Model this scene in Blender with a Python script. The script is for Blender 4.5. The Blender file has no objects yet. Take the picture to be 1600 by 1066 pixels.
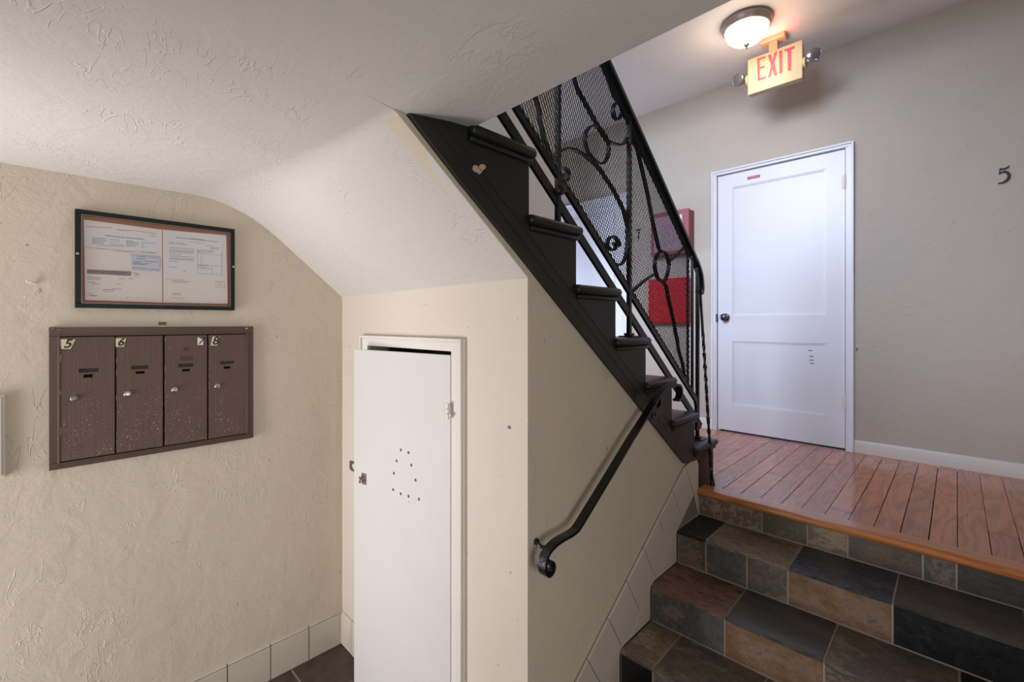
import bpy, bmesh, math, random
from mathutils import Vector, Matrix

random.seed(11)
S = bpy.context.scene
COL = S.collection
H = 1.68                      # eye height above the entry floor

# ------------------------------------------------------------------ camera, sky, daylight, exposure
YAW = math.radians(44.5)
cam_d = bpy.data.cameras.new('camera'); cam = bpy.data.objects.new('camera', cam_d); COL.objects.link(cam)
cam.location = (0, 0, H); cam.rotation_euler = (math.pi/2, 0, YAW)
cam_d.sensor_width = 36; cam_d.lens = 36*707/1600; cam_d.shift_y = -28/1600; cam_d.clip_start = 0.02
S.camera = cam
S.view_settings.view_transform = 'Standard'; S.view_settings.look = 'None'
S.view_settings.gamma = 1; S.view_settings.use_curve_mapping = False
S.view_settings.exposure = 0.0

W = bpy.data.worlds.new('sky'); S.world = W; W.use_nodes = True
W.node_tree.nodes['Background'].inputs[0].default_value = (0.62, 0.74, 1.0, 1)
W.node_tree.nodes['Background'].inputs[1].default_value = 0.6

def area_light(name, loc, direction, sx, sy, power, col, spread=180):
    d = bpy.data.lights.new(name, 'AREA'); d.shape = 'RECTANGLE'; d.size = sx; d.size_y = sy
    d.energy = power; d.color = col; d.spread = math.radians(spread)
    o = bpy.data.objects.new(name, d); COL.objects.link(o); o.location = loc
    o.rotation_euler = Vector(direction).to_track_quat('-Z', 'Z').to_euler()
    return o
# daylight coming in through the entry doorway and stair window; side and hall lights are added (all outside the picture)
area_light('entry_daylight', (-1.95, -2.0, .72), (0.02, 1, 0.55), 1.3, 1.8, 108, (1.0, 0.97, 0.955))
area_light('side_fill_light', (1.2, 0.1, 1.35), (-1, 0.25, -.35), .8, 1.0, 18, (1.0, 0.97, 0.95))  # added fill from the right, brightens the stair wall
area_light('stair_window_daylight', (-1.4, -1.04, H+1.95), (-.05, 1, -0.40), 1.4, 1.4, 37, (0.70, 0.79, 1.0), 66)
area_light('hall_gradient_light', (-3.74, 3.28, H+0.15), (1, 0.05, 0), .8, 1.9, 62, (0.62, 0.74, 1.0))  # added blue light that grades the far wall from left to right

# ------------------------------------------------------------------ picture point -> point on a real plane
def P(px, py, x=None, y=None, z=None):
    u = (px-800)/707.0; v = (505-py)/707.0
    dx = u*math.cos(YAW)-math.sin(YAW); dy = u*math.sin(YAW)+math.cos(YAW); dz = v
    if x is not None: t = x/dx
    elif y is not None: t = y/dy
    else: t = (z-H)/dz
    return Vector((dx*t, dy*t, H+dz*t))

# ------------------------------------------------------------------ mesh helpers
WLOC = {}
def bm_new(): return bmesh.new()
def box(bm, x0, x1, y0, y1, z0, z1, bevel=0, seg=1):
    vs = [bm.verts.new(c) for c in ((x0,y0,z0),(x1,y0,z0),(x1,y1,z0),(x0,y1,z0),(x0,y0,z1),(x1,y0,z1),(x1,y1,z1),(x0,y1,z1))]
    fs = [bm.faces.new([vs[i] for i in f]) for f in ((3,2,1,0),(4,5,6,7),(0,1,5,4),(1,2,6,5),(2,3,7,6),(3,0,4,7))]
    if bevel:
        es = list({e for f in fs for e in f.edges})
        bmesh.ops.bevel(bm, geom=es, offset=bevel, segments=seg, profile=0.5, affect='EDGES')
def prism(bm, pts, axis, a, b, bevel=0):
    """extrude polygon pts (2D) along axis from a to b; 2D coords are the two other axes in xyz order"""
    def mk(p, c):
        if axis == 'x': return (c, p[0], p[1])
        if axis == 'y': return (p[0], c, p[1])
        return (p[0], p[1], c)
    A = [bm.verts.new(mk(p, a)) for p in pts]; B = [bm.verts.new(mk(p, b)) for p in pts]
    n = len(pts); fs = [bm.faces.new(A[::-1]), bm.faces.new(B)]
    for i in range(n): fs.append(bm.faces.new((A[i], A[(i+1) % n], B[(i+1) % n], B[i])))
    if bevel:
        es = list({e for f in fs[:2] for e in f.edges})
        bmesh.ops.bevel(bm, geom=es, offset=bevel, segments=1, affect='EDGES')
def lathe(bm, prof, c, axis=(0, 0, 1), n=32, cap=True):
    """prof: (radius, height) list, along axis from c"""
    ax = Vector(axis).normalized(); q = Vector((0, 0, 1)).rotation_difference(ax)
    rings = []
    for r, h in prof:
        if r < 1e-6: rings.append([bm.verts.new(Vector(c)+q @ Vector((0, 0, h)))]); continue
        rings.append([bm.verts.new(Vector(c)+q @ Vector((r*math.cos(2*math.pi*i/n), r*math.sin(2*math.pi*i/n), h))) for i in range(n)])
    for A, B in zip(rings, rings[1:]):
        for i in range(n):
            j = (i+1) % n
            if len(A) == 1 and len(B) == 1: continue
            if len(A) == 1: bm.faces.new((A[0], B[i], B[j]))
            elif len(B) == 1: bm.faces.new((A[i], A[j], B[0]))
            else: bm.faces.new((A[i], A[j], B[j], B[i]))
    if cap:
        for R, rev in ((rings[0], True), (rings[-1], False)):
            if len(R) > 2: bm.faces.new(R[::-1] if rev else R)
def smooth_pts(pts, k=6):
    out = []
    n = len(pts)
    for i in range(n-1):
        p0 = pts[max(i-1, 0)]; p1 = pts[i]; p2 = pts[i+1]; p3 = pts[min(i+2, n-1)]
        for s in range(k):
            t = s/k
            out.append(tuple(0.5*((2*b)+(-a+c)*t+(2*a-5*b+4*c-d)*t*t+(-a+3*b-3*c+d)*t**3) for a, b, c, d in zip(p0, p1, p2, p3)))
    out.append(tuple(pts[-1])); return out
def ribbon(bm, yz, X, wx, th, closed=False):
    """flat bar swept along a curve in the plane X; wx = size along x, th = thickness in the plane"""
    n = len(yz); rings = []
    for i in range(n):
        if closed: a, b = yz[(i-1) % n], yz[(i+1) % n]
        else: a, b = yz[max(i-1, 0)], yz[min(i+1, n-1)]
        dy, dz = b[0]-a[0], b[1]-a[1]; l = math.hypot(dy, dz) or 1; ny, nz = -dz/l, dy/l
        y, z = yz[i]
        rings.append([bm.verts.new((X+sx*wx/2, y+ny*st*th/2, z+nz*st*th/2)) for sx, st in ((-1,-1),(1,-1),(1,1),(-1,1))])
    m = n if closed else n-1
    for i in range(m):
        A, B = rings[i], rings[(i+1) % n]
        for k in range(4): bm.faces.new((A[k], A[(k+1) % 4], B[(k+1) % 4], B[k]))
    if not closed: bm.faces.new(rings[0][::-1]); bm.faces.new(rings[-1])
def tube(bm, pts, r, n=10):
    rings = []
    pts = [Vector(p) for p in pts]
    for i, p in enumerate(pts):
        d = (pts[min(i+1, len(pts)-1)]-pts[max(i-1, 0)]).normalized()
        u = d.orthogonal().normalized() if i == 0 else (u-d*u.dot(d)).normalized()
        v = d.cross(u); rr = r[i] if isinstance(r, (list, tuple)) else r
        rings.append([bm.verts.new(p+u*rr*math.cos(2*math.pi*k/n)+v*rr*math.sin(2*math.pi*k/n)) for k in range(n)])
    for A, B in zip(rings, rings[1:]):
        for k in range(n): bm.faces.new((A[k], A[(k+1) % n], B[(k+1) % n], B[k]))
    bm.faces.new(rings[0][::-1]); bm.faces.new(rings[-1])
def poly_px(bm, pts, th, **pl):
    """outline given as picture points, laid on a wall plane, with thickness th towards the viewer"""
    w = [P(px, py, **pl) for px, py in pts]
    off = Vector((th, 0, 0)) if 'x' in pl else Vector((0, -th, 0))
    A = [bm.verts.new(p) for p in w]; B = [bm.verts.new(p+off) for p in w]
    n = len(w); bm.faces.new(A); bm.faces.new(B)
    for i in range(n): bm.faces.new((A[i], A[(i+1) % n], B[(i+1) % n], B[i]))

def obj(name, bm, mat, parent=None, smooth=False, label=None, kind=None, tri=False):
    bmesh.ops.recalc_face_normals(bm, faces=bm.faces)
    if tri: bmesh.ops.triangulate(bm, faces=[f for f in bm.faces if len(f.verts) > 4])
    xs = [v.co for v in bm.verts]
    c = Vector([(min(p[i] for p in xs)+max(p[i] for p in xs))/2 for i in range(3)])
    bmesh.ops.translate(bm, verts=bm.verts, vec=-c)
    me = bpy.data.meshes.new(name); bm.to_mesh(me); bm.free()
    if smooth:
        for p in me.polygons: p.use_smooth = True
        me.set_sharp_from_angle(angle=math.radians(40))
    if mat: me.materials.append(mat)
    o = bpy.data.objects.new(name, me); COL.objects.link(o)
    o.location = c - (WLOC[parent.name] if parent else Vector())
    if parent: o.parent = parent
    WLOC[o.name] = c
    if label: o['label'] = label
    if kind: o['kind'] = kind
    return o
def thing(name, label, cat, loc, kind=None, group=None):
    o = bpy.data.objects.new(name, None); COL.objects.link(o); o.location = loc; o.empty_display_size = .05
    WLOC[o.name] = Vector(loc); tag(o, label, cat, kind, group); return o
def tag(o, label, cat, kind=None, group=None):
    o['label'] = label; o['category'] = cat
    if kind: o['kind'] = kind
    if group: o['group'] = group
    return o
def B(*a, **k):
    bm = bm_new(); box(bm, *a, **k); return bm
def text_bm(body, size, shear=0.0, depth=0.0008, offset=0.0, sx=1.0):
    cu = bpy.data.curves.new('t', 'FONT'); cu.body = body; cu.size = size; cu.shear = shear
    cu.extrude = depth/2; cu.offset = offset; cu.align_x = 'CENTER'; cu.align_y = 'CENTER'; cu.resolution_u = 3
    o = bpy.data.objects.new('t', cu); COL.objects.link(o); bpy.context.view_layer.update()
    me = bpy.data.meshes.new_from_object(o.evaluated_get(bpy.context.evaluated_depsgraph_get()))
    bm = bm_new(); bm.from_mesh(me); bpy.data.objects.remove(o); bpy.data.curves.remove(cu); bpy.data.meshes.remove(me)
    bmesh.ops.scale(bm, vec=(sx, 1, 1), verts=bm.verts)
    return bm
def on_x(bm, c):      # text standing on a wall that faces +X
    bmesh.ops.transform(bm, matrix=Matrix(((0,0,1,c[0]),(1,0,0,c[1]),(0,1,0,c[2]),(0,0,0,1))), verts=bm.verts); return bm
def on_y(bm, c):      # text on a wall that faces -Y
    bmesh.ops.transform(bm, matrix=Matrix(((1,0,0,c[0]),(0,0,-1,c[1]),(0,1,0,c[2]),(0,0,0,1))), verts=bm.verts); return bm

# ------------------------------------------------------------------ materials
def lin(h):
    h = h.lstrip('#'); c = [int(h[i:i+2], 16)/255 for i in (0, 2, 4)]
    return tuple((v/12.92 if v <= .04045 else ((v+.055)/1.055)**2.4) for v in c)+(1,)
class NT:
    def __init__(s, name):
        s.m = bpy.data.materials.new(name); s.m.use_nodes = True; s.t = s.m.node_tree; s.n = s.t.nodes
        s.b = s.n['Principled BSDF']
    def node(s, typ, ins=None, **kw):
        n = s.n.new(typ)
        for k, v in kw.items(): setattr(n, k, v)
        for k, v in (ins or {}).items():
            if isinstance(v, bpy.types.NodeSocket): s.t.links.new(v, n.inputs[k])
            else: n.inputs[k].default_value = v
        return n
    def math(s, op, a, b=0.0, c=None):
        n = s.n.new('ShaderNodeMath'); n.operation = op
        for i, v in enumerate((a, b) if c is None else (a, b, c)):
            if isinstance(v, bpy.types.NodeSocket): s.t.links.new(v, n.inputs[i])
            else: n.inputs[i].default_value = v
        return n.outputs[0]
    def coords(s, scale=(1, 1, 1), rand=True):
        tc = s.node('ShaderNodeTexCoord').outputs['Object']
        mp = s.node('ShaderNodeMapping', {'Vector': tc, 'Scale': scale})
        if rand:
            oi = s.node('ShaderNodeObjectInfo').outputs['Random']
            off = s.math('MULTIPLY', oi, 37.0)
            cb = s.node('ShaderNodeCombineXYZ', {'X': off, 'Y': off, 'Z': off}).outputs[0]
            s.t.links.new(cb, mp.inputs['Location'])
        return mp.outputs[0]
    def noise(s, v, scale, detail=3, rough=.5, dist=0):
        return s.node('ShaderNodeTexNoise', {'Vector': v, 'Scale': scale, 'Detail': detail, 'Roughness': rough, 'Distortion': dist}).outputs['Fac']
    def ramp(s, f, stops):
        r = s.node('ShaderNodeValToRGB', {'Fac': f}); e = r.color_ramp.elements
        while len(e) < len(stops): e.new(.5)
        for q, (p, c) in zip(e, stops): q.position = p; q.color = c if len(c) == 4 else (*c, 1)
        return r.outputs[0]
    def mrange(s, f, a, b, c=0.0, d=1.0):
        return s.node('ShaderNodeMapRange', {'Value': f, 'From Min': a, 'From Max': b, 'To Min': c, 'To Max': d}).outputs[0]
    def mix(s, f, a, b, mode='MIX'):
        n = s.node('ShaderNodeMix', data_type='RGBA', blend_type=mode)
        for k, v in (('Factor', f), ('A', a), ('B', b)):
            sock = [i for i in n.inputs if i.name == k and (i.type == 'RGBA' or (k == 'Factor' and i.type == 'VALUE'))][0]
            if isinstance(v, bpy.types.NodeSocket): s.t.links.new(v, sock)
            else: sock.default_value = v
        return [o for o in n.outputs if o.type == 'RGBA'][0]
    def bump(s, h, dist, strength=1.0):
        n = s.node('ShaderNodeBump', {'Height': h, 'Distance': dist, 'Strength': strength})
        s.t.links.new(n.outputs[0], s.b.inputs['Normal'])
    def set(s, **k):
        for kk, v in k.items():
            kk = {'base': 'Base Color', 'rough': 'Roughness', 'metal': 'Metallic', 'spec': 'Specular IOR Level', 'coat': 'Coat Weight', 'coatr': 'Coat Roughness'}[kk]
            if isinstance(v, bpy.types.NodeSocket): s.t.links.new(v, s.b.inputs[kk])
            else: s.b.inputs[kk].default_value = v
        return s.m

def plaster(name, hexc, ridge=1.0, rough=.55, dark=.93, dirt=0.0):
    t = NT(name); v = t.coords(rand=True)
    big = t.noise(v, 1.3, 3); c = lin(hexc)
    col = t.mix(t.mrange(big, .3, .7), tuple(x*dark for x in c[:3])+(1,), c)
    v2 = t.node('ShaderNodeMapping', {'Vector': v, 'Rotation': (.5, .35, .6), 'Scale': (1.0, 2.4, 1.0)}).outputs[0]
    n1 = t.noise(v2, 4.6, 3, .6, .25)
    r1 = t.mrange(t.math('ABSOLUTE', t.math('SUBTRACT', n1, .5)), 0.0, .012, 1.0, 0.0)
    m1 = t.mrange(t.noise(v, 4.1, 3, .6, .3), .58, .66)
    n2 = t.noise(v2, 12, 2, .6, .2)
    r2 = t.mrange(t.math('ABSOLUTE', t.math('SUBTRACT', n2, .47)), 0.0, .02, 1.0, 0.0)
    m2 = t.mrange(t.noise(v, 4.3, 1), .56, .64)
    lump = t.noise(v, 9, 4, .55, .6)
    fine = t.noise(v, 90, 3, .6)
    h = t.math('ADD', t.math('MULTIPLY', r1, m1), t.math('MULTIPLY', t.math('MULTIPLY', r2, m2), .7))
    h = t.math('MULTIPLY', h, .36*ridge)
    h = t.math('ADD', h, t.math('MULTIPLY', lump, 1.1*ridge))
    h = t.math('ADD', h, t.math('MULTIPLY', fine, .18))
    t.bump(h, .0042)
    if dirt:
        sp = t.mrange(t.noise(v, 55, 2, .5), .73, .78)
        col = t.mix(t.math('MULTIPLY', sp, dirt), col, lin('#5d4c3c'))
    return t.set(base=col, rough=rough, spec=.35)

def plain(name, hexc, rough=.5, metal=0, spec=.5, bump=0, bscale=60, var=0):
    t = NT(name); v = t.coords(); c = lin(hexc)
    col = c
    if var: col = t.mix(t.noise(v, 6, 4), tuple(x*(1-var) for x in c[:3])+(1,), tuple(min(1, x*(1+var)) for x in c[:3])+(1,))
    if bump: t.bump(t.noise(v, bscale, 3), bump)
    return t.set(base=col, rough=rough, metal=metal, spec=spec)

M = {}
M['wall'] = plaster('beige_wall_plaster', '#cfc3b0', 1.05, dirt=.5)
M['wall_closet'] = plaster('beige_closet_wall_plaster', '#d2c8bc', .4, dirt=.5)
M['wall_hall'] = plaster('grey_beige_hall_plaster', '#bfb6aa', .8, dirt=.3)
M['ceil'] = plaster('white_ceiling_plaster', '#cdc7c3', .75, rough=.5, dark=.96)
M['ceil_hall'] = plaster('white_hall_ceiling_plaster', '#dcd6d2', .3, rough=.6)
M['white'] = plain('white_gloss_paint', '#e2e3ea', .32, bump=.0006, bscale=14, var=.02)
M['white_closet'] = plain('white_closet_paint', '#cfcbca', .4, bump=.0006, bscale=14, var=.03)
M['trim'] = plain('white_trim_paint', '#dcd6d0', .38, bump=.0006, bscale=30, var=.04)
M['dark'] = plain('dark_void', '#0c0a09', .9)
M['black'] = plain('black_stair_paint', '#191c1b', .42, bump=.0012, bscale=12, var=.2)
M['black_iron'] = plain('black_iron_paint', '#0f1111', .32, bump=.0015, bscale=90)
M['brown_tint'] = plain('dark_brown_reflection_tint', '#37211b', .45, bump=.0012, bscale=10, var=.25)  # floorboard reflection painted in as brown on the lowest step; reused on the slab
M['chrome'] = plain('brushed_chrome', '#b9b6b2', .25, 1)
M['steel'] = plain('dull_steel', '#8d877d', .45, 1, bump=.001, bscale=80, var=.2)
M['pewter'] = plain('dark_pewter', '#5d5a5e', .35, 1)
M['paper'] = plain('white_paper', '#f0e8e4', .7, var=.02)
M['paper_blue'] = plain('pale_blue_paper', '#d6dbe8', .7, var=.02)
M['paper_cool'] = plain('cool_white_paper', '#e8e8ee', .7, var=.02)
M['ink'] = plain('grey_ink', '#6e6866', .8)
M['ink_dark'] = plain('dark_ink', '#3c3938', .8)
M['cork'] = plain('terracotta_backing', '#a97560', .8, bump=.0005, bscale=200, var=.1)
M['frame_green'] = plain('dark_green_frame_enamel', '#0e1714', .45, spec=.3)
M['sticker'] = plain('cream_sticker', '#cfc5a2', .5)
M['sticker_white'] = plain('white_sticker', '#dcdcdc', .5)
M['black_print'] = plain('black_print', '#111111', .5)
M['red'] = plain('red_enamel', '#c8202b', .35)
M['red_sticker'] = plain('red_sticker', '#b8354a', .5)
M['maroon'] = plain('faded_maroon_enamel', '#9c545c', .4, var=.06)
M['maroon_dark'] = plain('dark_maroon', '#5c2a28', .5)
M['pink_panel'] = plain('pale_pink_panel', '#b295a4', .4, var=.05)
M['cream_plastic'] = plain('cream_plastic', '#bba988', .4)
M['grey_panel'] = plain('grey_white_panel', '#c9c5b8', .45, var=.03)
M['skirt'] = plain('glazed_offwhite_tile', '#c6bcb0', .3, bump=.0015, bscale=14, var=.1)
M['skirt_grout'] = plain('skirt_grout', '#7c7064', .9)
M['grout'] = plain('grey_grout', '#958a80', .9, bump=.001, bscale=120)
M['glass_lens'] = plain('clear_lens', '#7f7c80', .12, .6)

def slate(name, cols, scale=6, rough=.4, stretch=(1, 1, 1), bump=.003, dark=0):
    t = NT(name); v = t.coords(stretch)
    n = t.noise(v, scale, 8, .68, .4); n2 = t.noise(v, scale*5, 6, .7, .2); n3 = t.noise(v, scale*.45, 2)
    st = [(.37+.26*i/(len(cols)-1), lin(c)) for i, c in enumerate(cols)]
    f = t.math('ADD', t.math('MULTIPLY', n, .5), t.math('ADD', t.math('MULTIPLY', n2, .3), t.math('MULTIPLY', n3, .2)))
    col = t.ramp(f, st)
    vein = t.mrange(t.math('ABSOLUTE', t.math('SUBTRACT', t.noise(v, scale*1.3, 4, .6, 1.2), .5)), 0, .012, 1, 0)
    col = t.mix(t.math('MULTIPLY', vein, .0 if dark else .35), col, lin('#2c2623'))
    edge = t.mrange(t.noise(v, scale*9, 3), .66, .74)
    col = t.mix(t.math('MULTIPLY', edge, .12 if dark else .3), col, lin('#a89a8c'))
    t.bump(t.math('ADD', n, t.math('MULTIPLY', n2, .35)), bump)
    return t.set(base=col, rough=t.mrange(n2, .3, .7, rough-.08, rough+.12), spec=.5)
SL = {
 'black': slate('black_slate', ['#0c0e10', '#16191b', '#222527'], 7, .34, (1, 1, 1), .0012, 1),
 'blue':  slate('blue_black_slate', ['#252a31', '#343b44', '#48505a'], 4, .26, (1, 4, 4), .0006, 1),
 'grey':  slate('dark_grey_slate', ['#2e2e2d', '#474542', '#5a544e'], 5, .34, (1, 3, 3), .0012),
 'rust':  slate('rust_brown_slate', ['#2b201d', '#5c4038', '#85604f', '#45312b', '#8e7468'], 6, .34, (1, 2.8, 2.8)),
 'ochre': slate('ochre_slate', ['#3c3530', '#684f37', '#77593d', '#7e695d', '#4e453e'], 5, .5, (1, 1.8, 1.8)),
 'tan':   slate('tan_slate', ['#4b443c', '#86735c', '#63564a', '#9a8670', '#75675a'], 5, .38, (1, 2, 2)),
 'mot':   slate('mottled_brown_slate', ['#383533', '#6a5a4e', '#4b4642', '#7d6a5c', '#54504b'], 6, .4, (1, 1.6, 1.6)),
 'cool':  slate('cool_grey_slate', ['#3d3f41', '#5f5e5c', '#4a4d4f', '#7a6d63', '#545657'], 6, .45),
 'olive': slate('olive_brown_slate', ['#3f3d35', '#756750', '#54503f', '#877558'], 7, .5),
 'pink':  slate('pinkish_swirl_slate', ['#50463f', '#937e6f', '#63554b', '#a68f7c', '#6f6054'], 8, .5),
 'floor': slate('dark_brown_floor_slate', ['#2a201c', '#3d302a', '#524139', '#352924'], 4, .4, (1, 1, 1), .001),
}
def wood(name, c0, c1, c2, rough=.28, along='y'):
    t = NT(name)
    sc = (8, 1.5, 1) if along == 'y' else (1.2, 9, 9)
    v = t.coords(sc); vf = t.coords((60, 1.5, 60) if along == 'y' else (1.5, 60, 60))
    n = t.noise(v, 1.0, 1, .35, .15)
    rings = t.math('SINE', t.math('MULTIPLY', n, 58.0))
    line = t.math('POWER', t.mrange(rings, -.6, 1.0), 1.6)
    fine = t.noise(vf, 2.0, 4, .6)
    base = t.mix(fine, lin(c0), lin(c1))
    oi = t.node('ShaderNodeObjectInfo').outputs['Random']
    hs = t.node('ShaderNodeHueSaturation', {'Color': t.mix(t.math('MULTIPLY', line, .55), base, lin(c2)), 'Value': t.mrange(oi, 0, 1, .82, 1.15), 'Saturation': 1.0})
    t.bump(t.math('ADD', t.math('MULTIPLY', fine, .12), t.math('MULTIPLY', line, -.1)), .0004)
    return t.set(base=hs.outputs[0], rough=t.mrange(fine, .2, .8, rough-.06, rough+.08), spec=.6, coat=.7, coatr=.14)
M['plank'] = wood('red_brown_floorboards', '#b9663c', '#c27244', '#763a22', .28)
M['nosing'] = wood('orange_oak_nosing', '#bb7440', '#c98147', '#935228', .3, 'x')

def mailbox_metal():
    t = NT('brown_ribbed_metal'); v = t.coords((1, 1, 1))
    tc = t.node('ShaderNodeTexCoord').outputs['Object']
    sep = t.node('ShaderNodeSeparateXYZ', {'Vector': tc})
    rib = t.math('SINE', t.math('MULTIPLY', sep.outputs['Y'], 2100.0))
    rib2 = t.noise(t.coords((1, 260, 3)), 1.0, 2)
    t.bump(t.math('ADD', rib2, t.math('MULTIPLY', rib, .35)), .0006)
    col = t.mix(rib2, lin('#57443a'), lin('#67544a'))
    specks = t.mrange(t.noise(v, 150, 3, .6), .60, .68)
    low = t.mrange(sep.outputs['Z'], .05, -.12)
    area = t.mrange(t.noise(v, 11, 2), .42, .62)
    f = t.math('MULTIPLY', specks, t.math('MULTIPLY', area, t.mrange(low, 0, 1, .15, .9)))
    col = t.mix(f, col, lin('#b5a596'))
    return t.set(base=col, rough=.5, metal=.25, spec=.4)
M['mailbox'] = mailbox_metal()
def mailbox_frame():
    t = NT('brown_frame_metal'); v = t.coords()
    sp = t.mrange(t.noise(v, 120, 3, .6), .68, .74)
    return t.set(base=t.mix(t.math('MULTIPLY', sp, .6), lin('#54443a'), lin('#a89a8c')), rough=.45, metal=.3)
M['mailbox_frame'] = mailbox_frame()

def emit(name, col, strength, base=None):
    t = NT(name); t.b.inputs['Base Color'].default_value = base or col
    t.b.inputs['Emission Color'].default_value = col; t.b.inputs['Emission Strength'].default_value = strength
    t.b.inputs['Roughness'].default_value = .3
    return t.m
M['dome'] = emit('lit_frosted_glass', (1.0, .88, .76, 1), 3.0)
M['exit_letter'] = emit('lit_red_letter', lin('#ff5a6a'), .18, lin('#d0404f'))

# ------------------------------------------------------------------ main measures (camera height = H)
XA = -2.3125          # left wall face
YB = 1.075            # closet wall face
XC = -.985            # stair wall face
YD = 3.80             # far hall wall face
ZL = H-.87            # hall floor level
ZC = H+.545           # entry ceiling
ZH = H+1.91           # hall ceiling
XR = 1.15; YBK = -0.90; TOP = H+3.3

# ------------------------------------------------------------------ walls
bm = bm_new(); box(bm, XA-.12, XA, YBK, YB+.05, 0, ZC+.1)
tag(obj('wall_left', bm, M['wall']), 'beige textured plaster wall carrying the mailboxes and the framed papers', 'wall', 'structure')

bm = bm_new(); box(bm, XA-.12, XA, YB+.05, 2.85, 0, TOP); box(bm, XA-.12, XA, YBK, YB+.05, ZC+.1, TOP)
tag(obj('wall_stairwell', bm, M['wall_hall']), 'pale stairwell wall seen between the black treads and the railing', 'wall', 'structure')
bm = bm_new()         # closet wall with its door opening
OX0, OX1, OZ = -2.012, -1.361, H-.106
box(bm, XA, OX0, YB, YB+.10, 0, H+.16); box(bm, OX1, XC-.061, YB, YB+.10, 0, H+.16); box(bm, XC-.061, XC-.0005, YB, YB+.0035, 0, H+.146); box(bm, OX0, OX1, YB, YB+.10, OZ, H+.16)
tag(obj('wall_front', bm, M['wall_closet']), 'warm beige plaster wall around the narrow closet door under the stairs', 'wall', 'structure')
bm = bm_new()         # closet interior lining
box(bm, XA, XC-.065, 1.9, 1.95, 0, H-.56)
tag(obj('wall_inner', bm, M['wall']), 'dim back wall of the closet behind the narrow white door', 'wall', 'structure')

# stringer underside line (Y, Z rel)
def sl(y): return .534-.767*(y-.609)
def fillet(k):          # k = 1: broad curve at the left wall, 0: crisp bend at the stairs
    a = (.585-.165*k, .545); b = (.585, .545); c = (.585+.175*k, .545-.1425*k); out = []
    for i in range(9):
        t = i/8; out.append(((1-t)**2*a[0]+2*t*(1-t)*b[0]+t*t*c[0], (1-t)**2*a[1]+2*t*(1-t)*b[1]+t*t*c[1]))
    return out
bm = bm_new()
pts = [(YB+.004, 0), (2.46, 0), (2.46, ZL-.061), (2.398, ZL-.061), (2.398, ZL+.10), (2.34, H-.74), (2.223, H-.70)]
pts += [(1.6, H+sl(1.6)+.004), (YB, H+sl(YB)+.004), (.609, H+.540), (.57, H+.556), (.590, H+.524), (.7326, H+.415), (YB+.004, H+.146)]
prism(bm, pts, 'x', XC-.06, XC)
tag(obj('wall_stair', bm, M['wall'], tri=True), 'grey-beige plaster wall under the black stairs behind the sloping iron handrail', 'wall', 'structure')

bm = bm_new()         # hall far wall with two door openings
DL, DR, DT = P(1121, 500, y=YD).x, P(1321, 500, y=YD).x, P(1321, 232, y=YD).z
SX0, SX1 = -2.96, -2.265          # unit 7 door opening
for a, b, c, d in ((-3.7, SX0, ZL, TOP-.9), (SX0, SX1, DT, TOP-.9), (SX1, DL, ZL, TOP-.9), (DL, DR, DT, TOP-.9), (DR, XR, ZL, TOP-.9)):
    box(bm, a, b, YD, YD+.12, c, d)
tag(obj('wall_far', bm, M['wall_hall']), 'tall grey-beige hall wall around the white two-panel door, with the numeral 5', 'wall', 'structure')

bm = bm_new()         # back wall with entry doorway and stair window
ex0, ex1, ez = -2.27, -1.48, 2.08; wx0, wx1, wz0, wz1 = -2.1, -.5, H+1.1, H+2.75
box(bm, XA, ex0, YBK-.12, YBK, 0, ZC); box(bm, ex1, XR, YBK-.12, YBK, 0, ZC); box(bm, ex0, ex1, YBK-.12, YBK, ez, ZC)
box(bm, XA, wx0, YBK-.12, YBK, ZC, TOP); box(bm, wx1, XR, YBK-.12, YBK, ZC, TOP)
box(bm, wx0, wx1, YBK-.12, YBK, ZC, wz0); box(bm, wx0, wx1, YBK-.12, YBK, wz1, TOP)
tag(obj('wall_back', bm, M['wall']), 'beige wall behind the viewer with the entry doorway and the stair window', 'wall', 'structure')
bm = bm_new(); box(bm, XR, XR+.03, .52, YD+.12, 0, TOP); box(bm, XR, XR+.03, YBK, -.32, 0, TOP); box(bm, XR, XR+.03, -.32, .52, 0, .85); box(bm, XR, XR+.03, -.32, .52, 1.87, TOP)
tag(obj('wall_right', bm, M['wall']), 'beige wall closing the entry and hall on the right', 'wall', 'structure')
bm = bm_new(); box(bm, -3.7, XR, 2.46, 2.58, ZH+.2, TOP)
tag(obj('wall_upper', bm, M['wall_hall']), 'plain wall above the hall ceiling facing the stairwell', 'wall', 'structure')
bm = bm_new(); box(bm, -3.7, XA-.12, 2.73, 2.85, ZL-.05, ZH)
tag(obj('wall_hall', bm, M['wall_hall']), 'grey-beige side wall of the hall branch behind the stairs', 'wall', 'structure')
bm = bm_new()         # hall end wall, its opening added for the hall light
box(bm, -3.72, -3.7, 2.73, 2.86, ZL, ZH); box(bm, -3.72, -3.7, 3.7, YD+.12, ZL, ZH)
box(bm, -3.72, -3.7, 2.86, 3.7, ZL, ZL+.05); box(bm, -3.72, -3.7, 2.86, 3.7, ZH-.8, ZH)
tag(obj('wall_end', bm, M['wall_hall']), 'end wall of the hall branch with a tall opening added for the hall light', 'wall', 'structure')

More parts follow.
